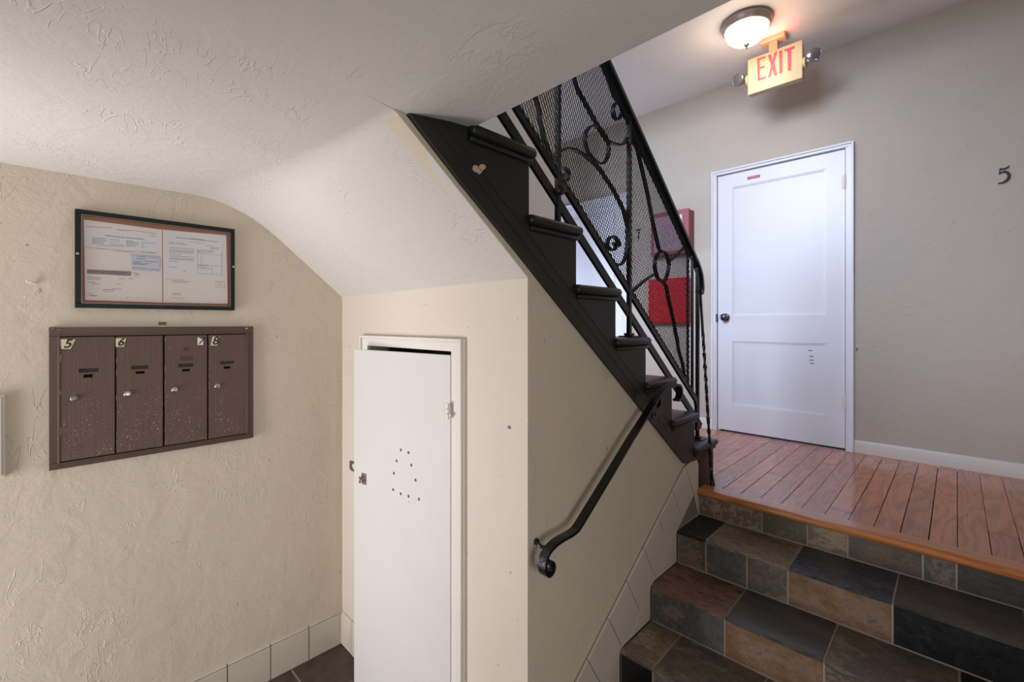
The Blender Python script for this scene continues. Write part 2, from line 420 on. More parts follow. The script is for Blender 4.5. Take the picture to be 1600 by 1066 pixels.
# ------------------------------------------------------------------ ceilings
bm = bm_new()
loops = []
for i in range(13):
    f = i/12; xx = XA+(XC-.0015-XA)*f; kf = max(0.12, (1-f)**1.3); g = f**2
    fl = [(y+.004*g, H+z-.018*g*max(0, min(1, (y-.3)/.25))) for y, z in fillet(kf)]
    prof = [(YBK, ZC), (.30, ZC), (.50-.10*(1-f), ZC-.008*g)] + fl + [(YB, H+.136+.011*f), (YB+.02, H+.20), (.75, H+.52), (.60, ZC+.06), (YBK, ZC+.06)]
    loops.append([bm.verts.new((xx, y, z)) for y, z in prof])
for A, Bq in zip(loops, loops[1:]):
    n = len(A)
    for q in range(n): bm.faces.new((A[q], A[(q+1) % n], Bq[(q+1) % n], Bq[q]))
bm.faces.new(loops[0]); bm.faces.new(loops[-1])
loops = []
for i in range(9):        # the flat part beside the stairs, its edge a little skewed and sagging at the stringer
    f = i/8; xx = XC-.0015+(XR-XC)*f; g = max(0, 1-f*4)
    ye = .832-.021*min(1, (xx-XC)/.7)
    bot = [(YBK, ZC), (.30, ZC), (.50, ZC-.008*g), (.58, ZC-.018*g), (.622, ZC-.023*g), (.68, ZC-.014*g), (.76, ZC-.002*g), (ye-.004, ZC+.003), (ye, ZC+.010)]
    loops.append([bm.verts.new((xx, y, z)) for y, z in bot+[(ye, ZC+.06), (YBK, ZC+.06)]])
for A, Bq in zip(loops, loops[1:]):
    n = len(A)
    for q in range(n): bm.faces.new((A[q], A[(q+1) % n], Bq[(q+1) % n], Bq[q]))
bm.faces.new(loops[0]); bm.faces.new(loops[-1])
tag(obj('ceiling', bm, M['ceil'], smooth=True, tri=True), 'low off-white trowelled plaster ceiling over the entry bending into the sloping soffit', 'ceiling', 'structure')
bm = bm_new(); box(bm, XA, XR, YBK, .805, ZC+.06, H+.743)
tag(obj('floor_upper', bm, M['brown_tint']), 'half landing slab at the head of the black stairs', 'floor', 'structure')
bm = bm_new(); box(bm, -3.7, XR, 2.46, YD, ZH, ZH+.2)
tag(obj('ceiling', bm, M['ceil_hall']), 'smooth pinkish white hall ceiling around the round light', 'ceiling', 'structure')
bm = bm_new(); box(bm, XA-.12, XR+.12, YBK-.12, 2.58, TOP, TOP+.1)
tag(obj('ceiling', bm, M['ceil_hall']), 'high white ceiling of the stairwell above the window', 'ceiling', 'structure')

# ------------------------------------------------------------------ entry floor of dark slate tiles
fl = thing('floor', 'dark brown slate tile floor of the entry at the foot of the left wall', 'floor', (-.6, 0, 0), 'structure')
obj('grout', B(XA-.12, XR, YBK-.12, 2.4, -.05, -.0018), M['grout'], fl)
obj('threshold', B(ex0, ex1, YBK-.12, YBK, -.004, .012), M['floor_'] if 'floor_' in M else SL['floor'], fl)
g = .305; x0 = -2.0; y0 = .815
ti = 0
for i in range(-2, 11):
    for j in range(-9, 2):
        a, b, c, d = x0+i*g, x0+(i+1)*g, y0+j*g, y0+(j+1)*g
        a, b, c, d = max(a, XA), min(b, XR), max(c, YBK), min(d, YB)
        if b-a < .03 or d-c < .03: continue
        if a > -1.0 and d > 1.07: continue
        o = obj('tile', B(a+.004, b-.004, c+.004, d-.004, -.004, 0+random.uniform(-.001, .001), bevel=.0015), SL['floor'], fl)

# ------------------------------------------------------------------ hall floor of planks
hf = thing('floor', 'red-brown varnished plank floor of the raised hall landing', 'floor', (-.6, 3.1, ZL), 'structure')
obj('subfloor', B(-3.7, XR, 2.46, YD, ZL-.06, ZL-.016), M['dark'], hf)
obj('subfloor', B(-3.7, XC-.06, 2.40, 2.46, ZL-.06, ZL-.016), M['dark'], hf)
obj('threshold', B(DL, DR, YD, YD+.12, ZL-.06, ZL-.005), M['dark'], hf)
obj('threshold', B(SX0, SX1, YD, YD+.12, ZL-.06, ZL-.005), M['dark'], hf)
seams = [-.985, -.875, -.785, -.695, -.602, -.5195, -.428, -.342, -.2535, -.168, -.0806, .0033, .0936]
x = .0936
while x < XR-.04: x += .087; seams.append(min(x, XR))
x = -.985
while x > -3.65: x -= .088; seams.insert(0, max(x, -3.7))
for a, b in zip(seams, seams[1:]):
    if b-a < .02: continue
    ys = 2.462 if a > -.99 else 2.402
    cuts = [ys]
    if abs(a+.342) < .01: cuts.append(2.80)
    elif abs(a+.428) < .01: cuts.append(2.56)
    elif abs(a+.695) < .01: cuts.append(2.82)
    elif random.random() < .55: cuts.append(random.uniform(2.7, 3.6))
    cuts.append(YD-.001)
    for c, d in zip(cuts, cuts[1:]):
        gp = random.choice([.0006, .0009, .0016])
        obj('plank', B(a+gp, b-gp, c+.0008, d-.0008, ZL-.016, ZL+random.uniform(-.0006, .0006), bevel=.0012), M['plank'], hf)
bm = bm_new()         # wooden nosing board
pts = [(2.463, ZL-.016), (2.463, ZL+.001), (2.392, ZL+.001)]
for i in range(1, 8):
    a = math.pi/2+math.pi*i/8; pts.append((2.392+.019*math.cos(a), ZL-.018+.019*math.sin(a)))
pts += [(2.392, ZL-.037), (2.43, ZL-.037)]
prism(bm, pts, 'x', -.970, XR)
obj('nosing', bm, M['nosing'], hf, smooth=True, label='orange-brown rounded wooden edge board')

# ------------------------------------------------------------------ slate steps up to the hall
Z1, Z2, Z3, Z4 = H-1.011, H-1.165, H-1.322, H-1.485
Y0, Y1, Y2, Y3, Y4 = 2.404, 2.136, 1.871, 1.613, 1.36
st = thing('slate_steps', 'short flight of mottled slate-tiled steps rising to the wooden landing', 'steps', (0, 1.9, 0))
bm = bm_new()
k = .0025
prism(bm, [(Y4+k, -.004), (Y4+k, Z4-k), (Y3+k, Z4-k), (Y3+k, Z3-k), (Y2+k, Z3-k), (Y2+k, Z2-k), (Y1+k, Z2-k), (Y1+k, Z1-k), (Y0+k-.004, Z1-k), (Y0+k-.004, ZL-.038), (2.46, ZL-.038), (2.46, -.004)], 'x', -.970, XR)
obj('grout', bm, M['grout'], st, tri=True, label='grey grout bed under the slate')
XS = -.970
def tread(z, yf, yb, cuts, mats):
    c = [XS]+cuts
    for a, b, m in zip(c, c[1:], mats):
        b = min(b, XR)
        bm = bm_new(); g = .0034
        xs = [a+g+(b-a-2*g)*i/8 for i in range(9)]
        pts = [(x, yf-.004+random.uniform(-.002, .002)) for x in xs]+[(b-g, yb-g), (a+g, yb-g)]
        prism(bm, pts, 'z', z-.012, z+random.uniform(-.001, .0012), bevel=.0018)
        obj('tread_tile', bm, SL[m], st)
def riser(y, z0, z1, cuts, mats):
    c = [XS]+cuts
    for a, b, m in zip(c, c[1:], mats):
        b = min(b, XR)
        obj('riser_tile', B(a+.0032, b-.0032, y+random.uniform(0, .0015), y+.014, z0+.003, z1+.0095, bevel=.0016), SL[m], st)
riser(Y0-.004, Z1, ZL-.038, [-.670, -.483, -.335, -.095, .0, .33, .66, XR], ['pink', 'olive', 'tan', 'mot', 'cool', 'grey', 'mot', 'cool'])
tread(Z1, Y1, Y0-.004, [-.834, -.499, -.1655, .168, .503, .838, XR], ['black', 'tan', 'blue', 'grey', 'mot', 'blue', 'grey'])
riser(Y1, Z2, Z1-.012, [-.834, -.656, -.499, -.166, .168, .503, XR], ['mot', 'cool', 'mot', 'ochre', 'black', 'mot', 'cool'])
tread(Z2, Y2, Y1, [-.657, -.328, .007, .34, .68, XR], ['rust', 'grey', 'mot', 'black', 'blue', 'mot'])
riser(Y2, Z3, Z2-.012, [-.657, -.328, .007, .34, .68, XR], ['cool', 'ochre', 'mot', 'cool', 'black', 'grey'])
tread(Z3, Y3, Y2, [-.831, -.503, -.17, .165, .5, .84, XR], ['tan', 'mot', 'grey', 'black', 'tan', 'grey', 'mot'])
riser(Y3, Z4, Z3-.012, [-.831, -.503, -.17, .165, .5, XR], ['black', 'cool', 'mot', 'grey', 'mot', 'tan'])
tread(Z4, Y4, Y3, [-.66, -.33, .0, .33, .66, XR], ['mot', 'grey', 'rust', 'blue', 'mot', 'grey'])
riser(Y4, 0, Z4-.012, [-.831, -.503, -.17, .165, .5, XR], ['grey', 'mot', 'cool', 'black', 'mot', 'tan'])

# sloping white skirting tiles beside the steps
sk = thing('baseboard_stair', 'off-white glazed tiles sloping down the wall beside the slate steps', 'baseboard', (XC, 1.9, 0), 'structure')
def top(y): return H-.7227-.622*(2.234-y)
d = Vector((1, .622)).normalized(); nrm = Vector((d.y, -d.x))
bm = bm_new()
prism(bm, [(YB+.02, 0), (Y4, 0), (Y4, Z4), (Y3, Z4), (Y3, Z3), (Y2, Z3), (Y2, Z2), (Y1, Z2), (Y1, Z1), (2.396, Z1), (2.396, ZL+.1), (2.33, ZL+.13), (2.24, top(2.24)-.004), (YB+.02, top(YB+.02)-.004)], 'x', XC, XC+.0115)
obj('grout', bm, M['skirt_grout'], sk, tri=True)
s0 = Vector((2.234, top(2.234)))
L = .1655; hh = .197
def clipz(bm):
    for co, no in (((0, 0, .001), (0, 0, -1)), ((0, YB+.012, 0), (0, -1, 0))):
        r = bmesh.ops.bisect_plane(bm, geom=bm.verts[:]+bm.edges[:]+bm.faces[:], plane_co=co, plane_no=no, clear_outer=True)
        bmesh.ops.holes_fill(bm, edges=[e for e in bm.edges if e.is_boundary])
for i in range(7):
    offs = 0.0 if i else -.002
    a = s0-d*L*(i+1)+d*.0012; b = s0-d*L*i-d*.0012
    if i == 0: b = s0-d*.0012
    pts = [a, b, b+nrm*hh, a+nrm*hh]
    bm = bm_new(); prism(bm, [(p.x, p.y) for p in pts], 'x', XC+.002, XC+.014, bevel=.003)
    clipz(bm)
    if len(bm.faces): obj('tile', bm, M['skirt'], sk, tri=True)
    else: bm.free()
bm = bm_new()
b0 = s0+d*.0012
pts = [(b0.x, b0.y), (2.29, ZL+.158), (2.34, ZL+.163), (2.378, ZL+.152), (2.394, ZL+.125), (2.394, ZL-.14), (b0.x+nrm.x*hh, b0.y+nrm.y*hh)]
prism(bm, pts, 'x', XC+.002, XC+.014, bevel=.003); obj('tile', bm, M['skirt'], sk, tri=True)
for (ya, za, yb2, zt) in ((Y1, Z1, 2.397, ZL-.143), (Y2, Z2, Y1, Z1), (Y3, Z3, Y2, Z2), (Y4, Z4, Y3, Z3)):
    if yb2 is None: continue
    # triangle between two nosings and the inner corner, cut in two by a slanted joint
    n0 = Vector((ya+.004, za+.002)); n1 = Vector((yb2-.003, zt-.016)); cn = Vector((yb2-.003, za+.002))
    low0 = s0.y; f = lambda y: top(y)-hh/ d.x
    n0 = Vector((max(ya, ya+.002), za+.003)); n1 = Vector((yb2-.003, min(zt, f(yb2)-.002)))
    m = n0.lerp(n1, .70); q = n0.lerp(cn, .35)
    for tri in ([n0, m-d*.001, q], [m+d*.0015, n1, cn, q+Vector((.0025, 0))]):
        bm = bm_new(); prism(bm, [(p.x, p.y) for p in tri], 'x', XC+.002, XC+.013, bevel=.0012); obj('tile', bm, M['skirt'], sk, tri=True)

f = lambda y: top(y)-hh/d.x
bm = bm_new(); prism(bm, [(YB+.014, .002), (Y4-.003, .002), (Y4-.003, f(Y4)-.004), (YB+.014, max(.004, f(YB+.014)-.004))], 'x', XC+.002, XC+.013, bevel=.0012); obj('tile', bm, M['skirt'], sk, tri=True)
# square skirting tiles at the foot of the left and closet walls
def skirt_tile(parent, a, b, axis, face):
    bm = bm_new(); h = .167; r = .012
    prof = [(0, .002), (0, h), (r*.35, h)] + [(r*.35+r*.65*math.sin(q*math.pi/8), h-r*1.5*(1-math.cos(q*math.pi/8))) for q in range(1, 5)] + [(r, .002)]
    if axis == 'y': prism(bm, [(face+p[0], p[1]) for p in prof], 'y', a, b)
    else: prism(bm, [(face-p[0], p[1]) for p in prof], 'x', a, b)
    return obj('tile', bm, M['skirt'], parent, smooth=True)
bl = thing('baseboard_left', 'row of square off-white skirting tiles at the foot of the mailbox wall', 'baseboard', (XA, 0, 0), 'structure')
obj('grout', B(XA, XA+.0105, YBK, YB, 0, .162), M['skirt_grout'], bl)
y = YB-.002
while y > YBK:
    a = max(y-.1745, YBK); skirt_tile(bl, a+.003, y-.0005, 'y', XA); y -= .1765
bf = thing('baseboard_front', 'off-white rounded skirting tile left of the narrow closet door', 'baseboard', (-2.2, YB, 0), 'structure')
skirt_tile(bf, XA+.013, -2.19, 'x', YB); skirt_tile(bf, -2.187, -2.083, 'x', YB); skirt_tile(bf, -1.293, -1.14, 'x', YB); skirt_tile(bf, -1.137, XC-.002, 'x', YB)

# hall skirting boards
def board(name, a, b, label):
    bm = bm_new(); prism(bm, [(YD, ZL), (YD-.014, ZL), (YD-.014, ZL+.068), (YD-.009, ZL+.08), (YD, ZL+.084)], 'x', a, b)
    tag(obj(name, bm, M['trim'], smooth=True), label, 'baseboard', 'structure')
CR = P(1335, 500, y=YD).x; CL = P(1113, 500, y=YD).x
board('baseboard_far', CR, XR, 'white painted skirting board right of the two-panel door, below the numeral 5')
board('baseboard_far', -2.19, CL, 'white painted skirting board left of the two-panel door, behind the railing')

# ------------------------------------------------------------------ door_1: white two-panel door
def casing(bm, x0, x1, zt, w, face, zb, th=.018, wt=None):
    for a, b, c, dd in ((x0, x0+w, zb, zt), (x1-w, x1, zb, zt), (x0+w, x1-w, zt-(wt or w), zt)):
        box(bm, a, b, face-th, face, c, dd)
    e = .014
    for a, b, c, dd in ((x0, x0+e, zb, zt), (x1-e, x1, zb, zt), (x0+e, x1-e, zt-e, zt)):
        box(bm, a, b, face-th-.010, face-th, c, dd, bevel=.003)
d1 = thing('door_1', 'white two-panel door with a round knob on the left, beside the numeral 5', 'door', ((DL+DR)/2, YD, ZL), 'structure')
bm = bm_new(); ct = P(1334, 221, y=YD).z
casing(bm, CL, CR, ct, .030, YD, ZL)
for a, b in ((CL+.030, DL-.003), (DR+.003, CR-.030)):
    if b > a: box(bm, a, b, YD-.012, YD, ZL, ct-.03)
box(bm, CL+.03, CR-.03, YD-.012, YD, DT+.003, ct-.03)
obj('casing', bm, M['white'], d1)
lf = YD+.004
px_ = lambda a, b: P(a, b, y=lf)
pu = (px_(1144.4, 293), px_(1290, 493.6)); pl = (px_(1144.2, 533.5), px_(1289, 646))
zb = ZL+.012
bm = bm_new(); a0, a1 = DL+.003, DR-.003; ul, ur = pu[0].x, pu[1].x
zt_ = DT-.004; u_t = pu[0].z; u_b = P(1144.4, 493.6, y=lf).z; l_t = P(1144, 533.5, y=lf).z; l_b = P(1144, 632, y=lf).z
for q in ((a0, ul, zb, zt_), (ur, a1, zb, zt_), (ul, ur, u_t, zt_), (ul, ur, l_t, u_b), (ul, ur, zb, l_b)):
    box(bm, q[0], q[1], lf, lf+.035, q[2], q[3])
obj('leaf', bm, M['white'], d1)
for zz0, zz1 in ((u_b, u_t), (l_b, l_t)):
    bm = bm_new(); box(bm, ul, ur, lf+.012, lf+.03, zz0, zz1)
    w = .009
    for q in ((ul, ul+w, zz0, zz1), (ur-w, ur, zz0, zz1), (ul+w, ur-w, zz1-w, zz1), (ul+w, ur-w, zz0, zz0+w)):
        box(bm, q[0], q[1], lf+.006, lf+.012, q[2], q[3])
    obj('panel', bm, M['white'], d1)
kp = P(1134, 496, y=lf)
bm = bm_new(); lathe(bm, [(.029, 0), (.031, .004), (.027, .008), (.012, .010), (.011, .028), (.022, .034), (.028, .046), (.027, .056), (.018, .064), (.006, .066), (.005, .063), (0, .063)], kp, (0, -1, 0))
obj('knob', bm, M['pewter'], d1, smooth=True, label='round dark pewter door knob')
q = P(1119.5, 497, y=YD-.012)
obj('strike_plate', B(q.x-.004, q.x+.009, YD-.0145, YD-.012, q.z-.03, q.z+.03), M['pewter'], d1)
for hx, hy in ((1321, 283), (1318.5, 631)):
    q = P(hx, hy, y=YD-.01); bm = bm_new(); x_ = DR
    lathe(bm, [(.0, -.052), (.004, -.050), (.0065, -.045), (.0065, -.016), (.0055, -.015), (.0065, -.014), (.0065, .014), (.0055, .015), (.0065, .016), (.0065, .045), (.004, .05), (0, .053)], (x_, YD-.012, q.z), n=12)
    box(bm, x_-.022, x_, YD-.001, YD+.002, q.z-.045, q.z+.045)
    obj('hinge', bm, M['trim'], d1, smooth=True)
q = P(1177.5, 277, y=lf)
stk = obj('sticker', B(q.x-.045, q.x+.045, lf-.001, lf, q.z-.011, q.z+.011), M['red_sticker'], d1, label='small red sticker at the top of the door')
bm = bm_new()
for i in range(7): box(bm, q.x-.036+i*.0105, q.x-.028+i*.0105, lf-.0016, lf-.001, q.z-.004+.001*(i % 2), q.z+.004)
obj('lettering', bm, M['pink_panel'], stk)
bm = bm_new()
for sx_, sy_ in ((1266, 548), (1268, 557), (1268, 563), (1269, 568)):
    q = P(sx_, sy_, y=lf+.012); box(bm, q.x-.012, q.x+.012, lf+.0115, lf+.012, q.z-.004, q.z+.004)
obj('scuff_marks', bm, M['steel'], d1, kind='stuff')

# door_3: unit 7 door behind the railing
d3 = thing('door_3', 'white door seen through the black railing mesh, left of the numeral 7', 'door', (-2.61, YD, ZL), 'structure')
bm = bm_new(); casing(bm, -3.035, -2.19, ct, .075, YD, ZL); obj('casing', bm, M['white'], d3)
bm = bm_new(); box(bm, SX0+.003, SX1-.003, YD+.006, YD+.04, ZL+.01, DT-.004)
obj('leaf', bm, M['white'], d3)
for zz0, zz1 in ((u_b, u_t), (l_b, l_t)):
    bm = bm_new(); box(bm, SX0+.09, SX1-.09, YD-.001, YD+.006, zz0, zz1, bevel=.004); obj('panel', bm, M['white'], d3)

# window and entry frames (outside the picture, where the daylight comes from)
def wframe(name, label, axis, a0, a1, z0, z1, face, mull):
    t = thing(name, label, 'window', (0, 0, 0) if False else ((a0+a1)/2, face, z0) if axis == 'x' else (face, (a0+a1)/2, z0), 'structure')
    bm = bm_new(); w = .05
    def bb(p, q, r, s):
        if axis == 'x': box(bm, p, q, face-.08, face-.03, r, s)
        else: box(bm, face-.08, face-.03, p, q, r, s)
    bb(a0, a0+w, z0, z1); bb(a1-w, a1, z0, z1); bb(a0+w, a1-w, z0, z0+w); bb(a0+w, a1-w, z1-w, z1)
    if mull: bb((a0+a1)/2-.015, (a0+a1)/2+.015, z0+w, z1-w)
    obj('frame', bm, M['trim'], t)
for m_ in ():
    pass

# ------------------------------------------------------------------ door_2: narrow closet door, slightly open
d2 = thing('door_2', 'narrow white closet door standing slightly open, with a group of drilled air holes', 'door', (-1.68, YB, 0), 'structure')
zt2 = H-.058
bm = bm_new(); cw = .068
casing(bm, -2.078, -1.295, zt2, cw, YB, 0, th=.016, wt=.049)
obj('casing', bm, M['trim'], d2, smooth=True)
hingeP = Vector((-1.364, YB-.020)); ang = math.atan2(.070, .634); ca, sa = math.cos(ang), math.sin(ang)
Wd = .636; thk = .022; DH = H-.122
def dl(s, n, z):       # s along the door from the hinge (to the left), n out of its front face
    # along = (-ca, -sa), outward normal = (sa', ...) facing -Y
    return Vector((hingeP.x-ca*s+sa*n*-1*-1*0 - 0 + (sa*n), hingeP.y-sa*s-ca*n, z))
def door_box(bm, s0_, s1_, n0, n1, z0, z1):
    vs = [bm.verts.new(dl(s, n, z)) for z in (z0, z1) for s, n in ((s0_, n0), (s1_, n0), (s1_, n1), (s0_, n1))]
    for f in ((0, 1, 2, 3), (4, 5, 6, 7), (0, 1, 5, 4), (1, 2, 6, 5), (2, 3, 7, 6), (3, 0, 4, 7)): bm.faces.new([vs[i] for i in f])
def px_door(px, py):    # picture point -> (s, z) on the closet door front
    u = (px-800)/707.0; v = (505-py)/707.0
    dx = u*math.cos(YAW)-math.sin(YAW); dy = u*math.sin(YAW)+math.cos(YAW)
    nx, ny = sa, -ca    # plane normal
    t = (hingeP.x*nx+hingeP.y*ny)/(dx*nx+dy*ny)
    p = Vector((dx*t, dy*t)); s = (hingeP-p).dot(Vector((ca, sa)))
    return s, H+v*t
leafbm = bm_new(); door_box(leafbm, 0, Wd, -thk, 0, .014, DH)
leaf = obj('leaf', leafbm, M['white_closet'], d2)
cut = bm_new()
holes = [(626.4, 703.2), (638.2, 707.4), (619.6, 720.4), (642.7, 726.9), (615.4, 739.8), (649.2, 750.5), (614.3, 765.4), (626.1, 771.9), (638.2, 775.6), (654.5, 780.3)]
for i, (hx, hy) in enumerate(holes):
    s, z = px_door(hx, hy); lathe(cut, [(.0068, 0), (.0068, .06)], dl(s, .01, z), (-sa, ca, 0), n=14)
s, z = px_door(639, 785); lathe(cut, [(.0025, 0), (.0025, .06)], dl(s, .01, z), (-sa, ca, 0), n=8)
co = obj('cutter', cut, None)
md = leaf.modifiers.new('b', 'BOOLEAN'); md.operation = 'DIFFERENCE'; md.object = co; md.solver = 'EXACT'
bpy.context.view_layer.update()
me = bpy.data.meshes.new_from_object(leaf.evaluated_get(bpy.context.evaluated_depsgraph_get()))
leaf.modifiers.clear(); leaf.data = me; me.name = 'leaf'
bpy.data.objects.remove(co)
# knuckle hinge painted over
q = P(713, 645, y=YB-.03); bm = bm_new()
for dz in (-.02, 0, .02): lathe(bm, [(.0, -.010), (.0075, -.009), (.0075, .009), (0, .010)], (hingeP.x+.004, YB-.034, q.z+dz), n=10)
for a, b in ((-.018, .016), (.016, -.014), (-.006, -.024)): lathe(bm, [(.006, 0), (.004, .003), (0, .004)], (hingeP.x+.008+a*.6, YB-.034+0, q.z+b), (0, -1, 0), n=8)
obj('hinge', bm, M['trim'], d2, smooth=True, label='paint-clogged hinge')
# staple plate on the leaf and a padlock eye
s, z = px_door(568, 747)
bm = bm_new(); door_box(bm, s-.022, s+.012, 0, .0025, z-.027, z+.022)
ring = [dl(s+.006+.012*math.cos(t), .003+.018*max(0, math.sin(t*.5)), z-.006+.012*math.sin(t)) for t in [2*math.pi*i/14 for i in range(14)]]
tube(bm, ring+[ring[0]], .0035, 8)
lathe(bm, [(.004, 0), (.0035, .002), (0, .003)], dl(s-.014, .0025, z+.012), (sa, -ca, 0), n=8)
lathe(bm, [(.004, 0), (.0035, .002), (0, .003)], dl(s-.014, .0025, z-.018), (sa, -ca, 0), n=8)
obj('staple', bm, M['steel'], d2, label='steel padlock staple')
# hasp strap on the casing with a round-ended slot
yh = YB-.03
bm = bm_new(); p1 = P(546, 720, y=yh); p2 = P(546, 733, y=yh); zc = (p1.z+p2.z)/2
xa, xb = p1.x, p1.x+.16
outer = [(xa, zc-.024), (xb, zc-.024), (xb, zc+.024), (xa, zc+.024)]
sc_ = Vector((xa+.045, zc)); inner = [(sc_.x+.024*math.cos(t), sc_.y+.014*math.sin(t)) for t in [2*math.pi*(i+.5)/16 for i in range(16)]]
# plate with hole: quads between the outer frame and the hole
def plate_hole(bm, x0, x1, z0, z1, inner, ya, yb):
    V = {}
    def mk(p, y): return bm.verts.new((p[0], y, p[1]))
    n = len(inner); cx = sum(p[0] for p in inner)/n; cz = sum(p[1] for p in inner)/n
    out = []
    for p in inner:
        dx, dz = p[0]-cx, p[1]-cz
        k_ = min(abs(((x1 if dx > 0 else x0)-cx)/dx) if dx else 9e9, abs(((z1 if dz > 0 else z0)-cz)/dz) if dz else 9e9)
        out.append((cx+dx*k_, cz+dz*k_))
    for y in (ya, yb):
        V[y] = ([mk(p, y) for p in inner], [mk(p, y) for p in out])
        for i in range(n):
            j = (i+1) % n; bm.faces.new((V[y][0][i], V[y][0][j], V[y][1][j], V[y][1][i]))
    for w in (0, 1):
        for i in range(n):
            j = (i+1) % n; bm.faces.new((V[ya][w][i], V[ya][w][j], V[yb][w][j], V[yb][w][i]))
plate_hole(bm, xa, xa+.095, zc-.025, zc+.025, inner, yh, yh+.003)
box(bm, xa+.095, xb, yh, yh+.003, zc-.022, zc+.022)
lathe(bm, [(.004, 0), (.004, .048)], (xa+.10, yh+.006, zc-.024), n=10)
box(bm, xb-.035, xb, yh+.003, YB-.016, zc-.02, zc+.02)
obj('hasp', bm, M['steel'], d2, label='steel hasp strap with a round slot')
# closet back
# ------------------------------------------------------------------ black staircase
NY = [1.088, 1.338, 1.600, 1.845, 2.100, 2.362, 2.620]
NZ = [.540, .3285, .1215, -.078, -.2755, -.481, -.664]
RY = [.811]+[y-.024 for y in NY]
sc = thing('staircase', 'black-painted wooden staircase with open sawtooth side, rising to the upper left', 'staircase', (-1.65, 2.6, ZL))
bm = bm_new()
pts = [(2.223, H-.704), (1.17, H+.102), (1.028, H+.212), (.789, H+.389), (.612, H+.531), (.612, H+.56), (.811, H+.56)]
for kx in range(7):
    pts += [(RY[kx]+.0002, H+NZ[kx]-.030), (RY[kx+1], H+NZ[kx]-.030)]
pts = pts[:-1]+[(2.40, H+NZ[6]-.030), (2.40, H-.72), (2.33, H-.714)]
prism(bm, pts, 'x', XC-.003, -.970)
stringer = obj('stringer', bm, M['black'], sc, tri=True)
bm = bm_new()   # raised lower edge moulding of the stringer
for off, w_ in ((.050, .003), (.095, .002)):
    ribbon(bm, [(.70, H+sl(.70)+off), (2.15, H+sl(2.15)+off)], -.9698, .0015, w_)
obj('edge_moulding', bm, M['black'], sc)
for (cx, cy, r) in ((749, 264, 9),):
    bm = bm_new(); pts_ = []
    random.seed(4)
    sh = [(-10, -5), (-5, -6), (-2, -3), (2, -7), (7, -7), (10, -4), (9, 0), (6, 1), (4, 5), (-1, 9), (-3, 6), (-7, 5), (-11, 1)]
    poly_px(bm, [(cx+a, cy+b) for a, b in sh], .0008, x=-.970)
    obj('chipped_paint', bm, plain('bare_pinkish_wood', '#c9a595', .8), sc, tri=True, label='pinkish chip where the paint is missing')
obj('bottom_riser', B(-2.30, -.972, 2.402, RY[7], ZL, H+NZ[6]-.032), M['brown_tint'], sc, label='side of the lowest step, tinted dark brown for light reflected off the floor')
for kx in range(7):
    zc_ = H+NZ[kx]
    yb = RY[kx]-.012
    bm = B(-2.305, -.9485, max(yb, .812), NY[kx]+.0, zc_-.017, zc_+.017, bevel=.0155, seg=4)
    obj('tread', bm, M['black'], sc, smooth=True)
    bm = bm_new(); yn = NY[kx]-.013
    box(bm, -2.305, -.9595, max(RY[kx]+.002, .812), yn, zc_-.034, zc_-.0175, bevel=.006, seg=3)
    obj('cove_moulding', bm, M['black'], sc, smooth=True)
    if kx < 6: obj('riser', B(-2.30, XC-.006, RY[kx+1]-.018, RY[kx+1], H+NZ[kx+1]+.018, zc_-.0345), M['black'], sc)
obj('carriage', B(-2.30, -2.26, 2.0, 2.40, ZL, ZL+.1), M['black'], sc)

# ------------------------------------------------------------------ railing
XRL = -1.03
rl = thing('stair_railing', 'black wrought-iron stair railing with scrolls behind expanded metal mesh', 'railing', (XRL, 2.52, ZL))
def zr1(y): return H-.46+.795*(2.413-y)
def zr2(y): return H-.317+.79*(2.364-y)
def zh(y): return H+1.078+.818*(1.6-y)
def bar(name, pts, wx, th, X=XRL, label=None, mat=None):
    bm = bm_new(); ribbon(bm, pts, X, wx, th); return obj(name, bm, mat or M['black_iron'], rl, label=label)
yt = .86
bar('bottom_rail', [(yt, zr1(yt)), (2.565, zr1(2.565))], .012, .034)
bar('middle_rail', [(yt, zr2(yt)), (2.495, zr2(2.495)), (2.512, zr2(2.512)-.02), (2.516, zr2(2.512)-.07), (2.516, zr2(2.512)-.16)], .014, .030)
# handrail with scrolled lower end
hp = [(yt, zh(yt)), (1.6, zh(1.6)), (2.0, zh(2.0)), (2.42, H+.40)]
hp += [(2.50, H+.335), (2.55, H+.275), (2.567, H+.22), (2.568, H+.185), (2.558, H+.168), (2.545, H+.172), (2.543, H+.185)]
hp = [hp[0]]+smooth_pts(hp[1:], 6)
bm = bm_new(); ribbon(bm, hp, XRL, .036, .016); obj('handrail', bm, plain('green_black_handrail', '#101c19', .3), rl, smooth=True, label='green-black moulded handrail with a curled end')
def zf(y): return zh(y)-.045
bar('frame_bar', [(yt, zf(yt)), (2.41, zf(2.41))], .010, .028)
ym = 2.395
bar('frame_bar', [(ym, zr2(ym)), (ym, zh(ym)-.02)], .006, .020)
bar('frame_bar', [(2.452, zr2(2.452)), (2.452, zh(2.452)-.012)], .012, .012)
# posts
def post(y, zb, zt, w=.017, plate=True):
    bm = bm_new(); box(bm, XRL-w/2, XRL+w/2, y-w/2, y+w/2, zb, zt)
    if plate:
        box(bm, XRL-.035, XRL+.035, y-.035, y+.035, zb, zb+.006, bevel=.002)
        box(bm, XRL-.018, XRL+.018, y-.018, y+.018, zb+.006, zb+.018, bevel=.004)
    obj('post', bm, M['black_iron'], rl)
post(1.285, H+NZ[1]+.0165, zh(1.285)-.01)
post(1.785, H+NZ[3]+.0165, zh(1.785)-.01)
post(2.523, H+NZ[6]+.0165, zh(2.49)-.03)
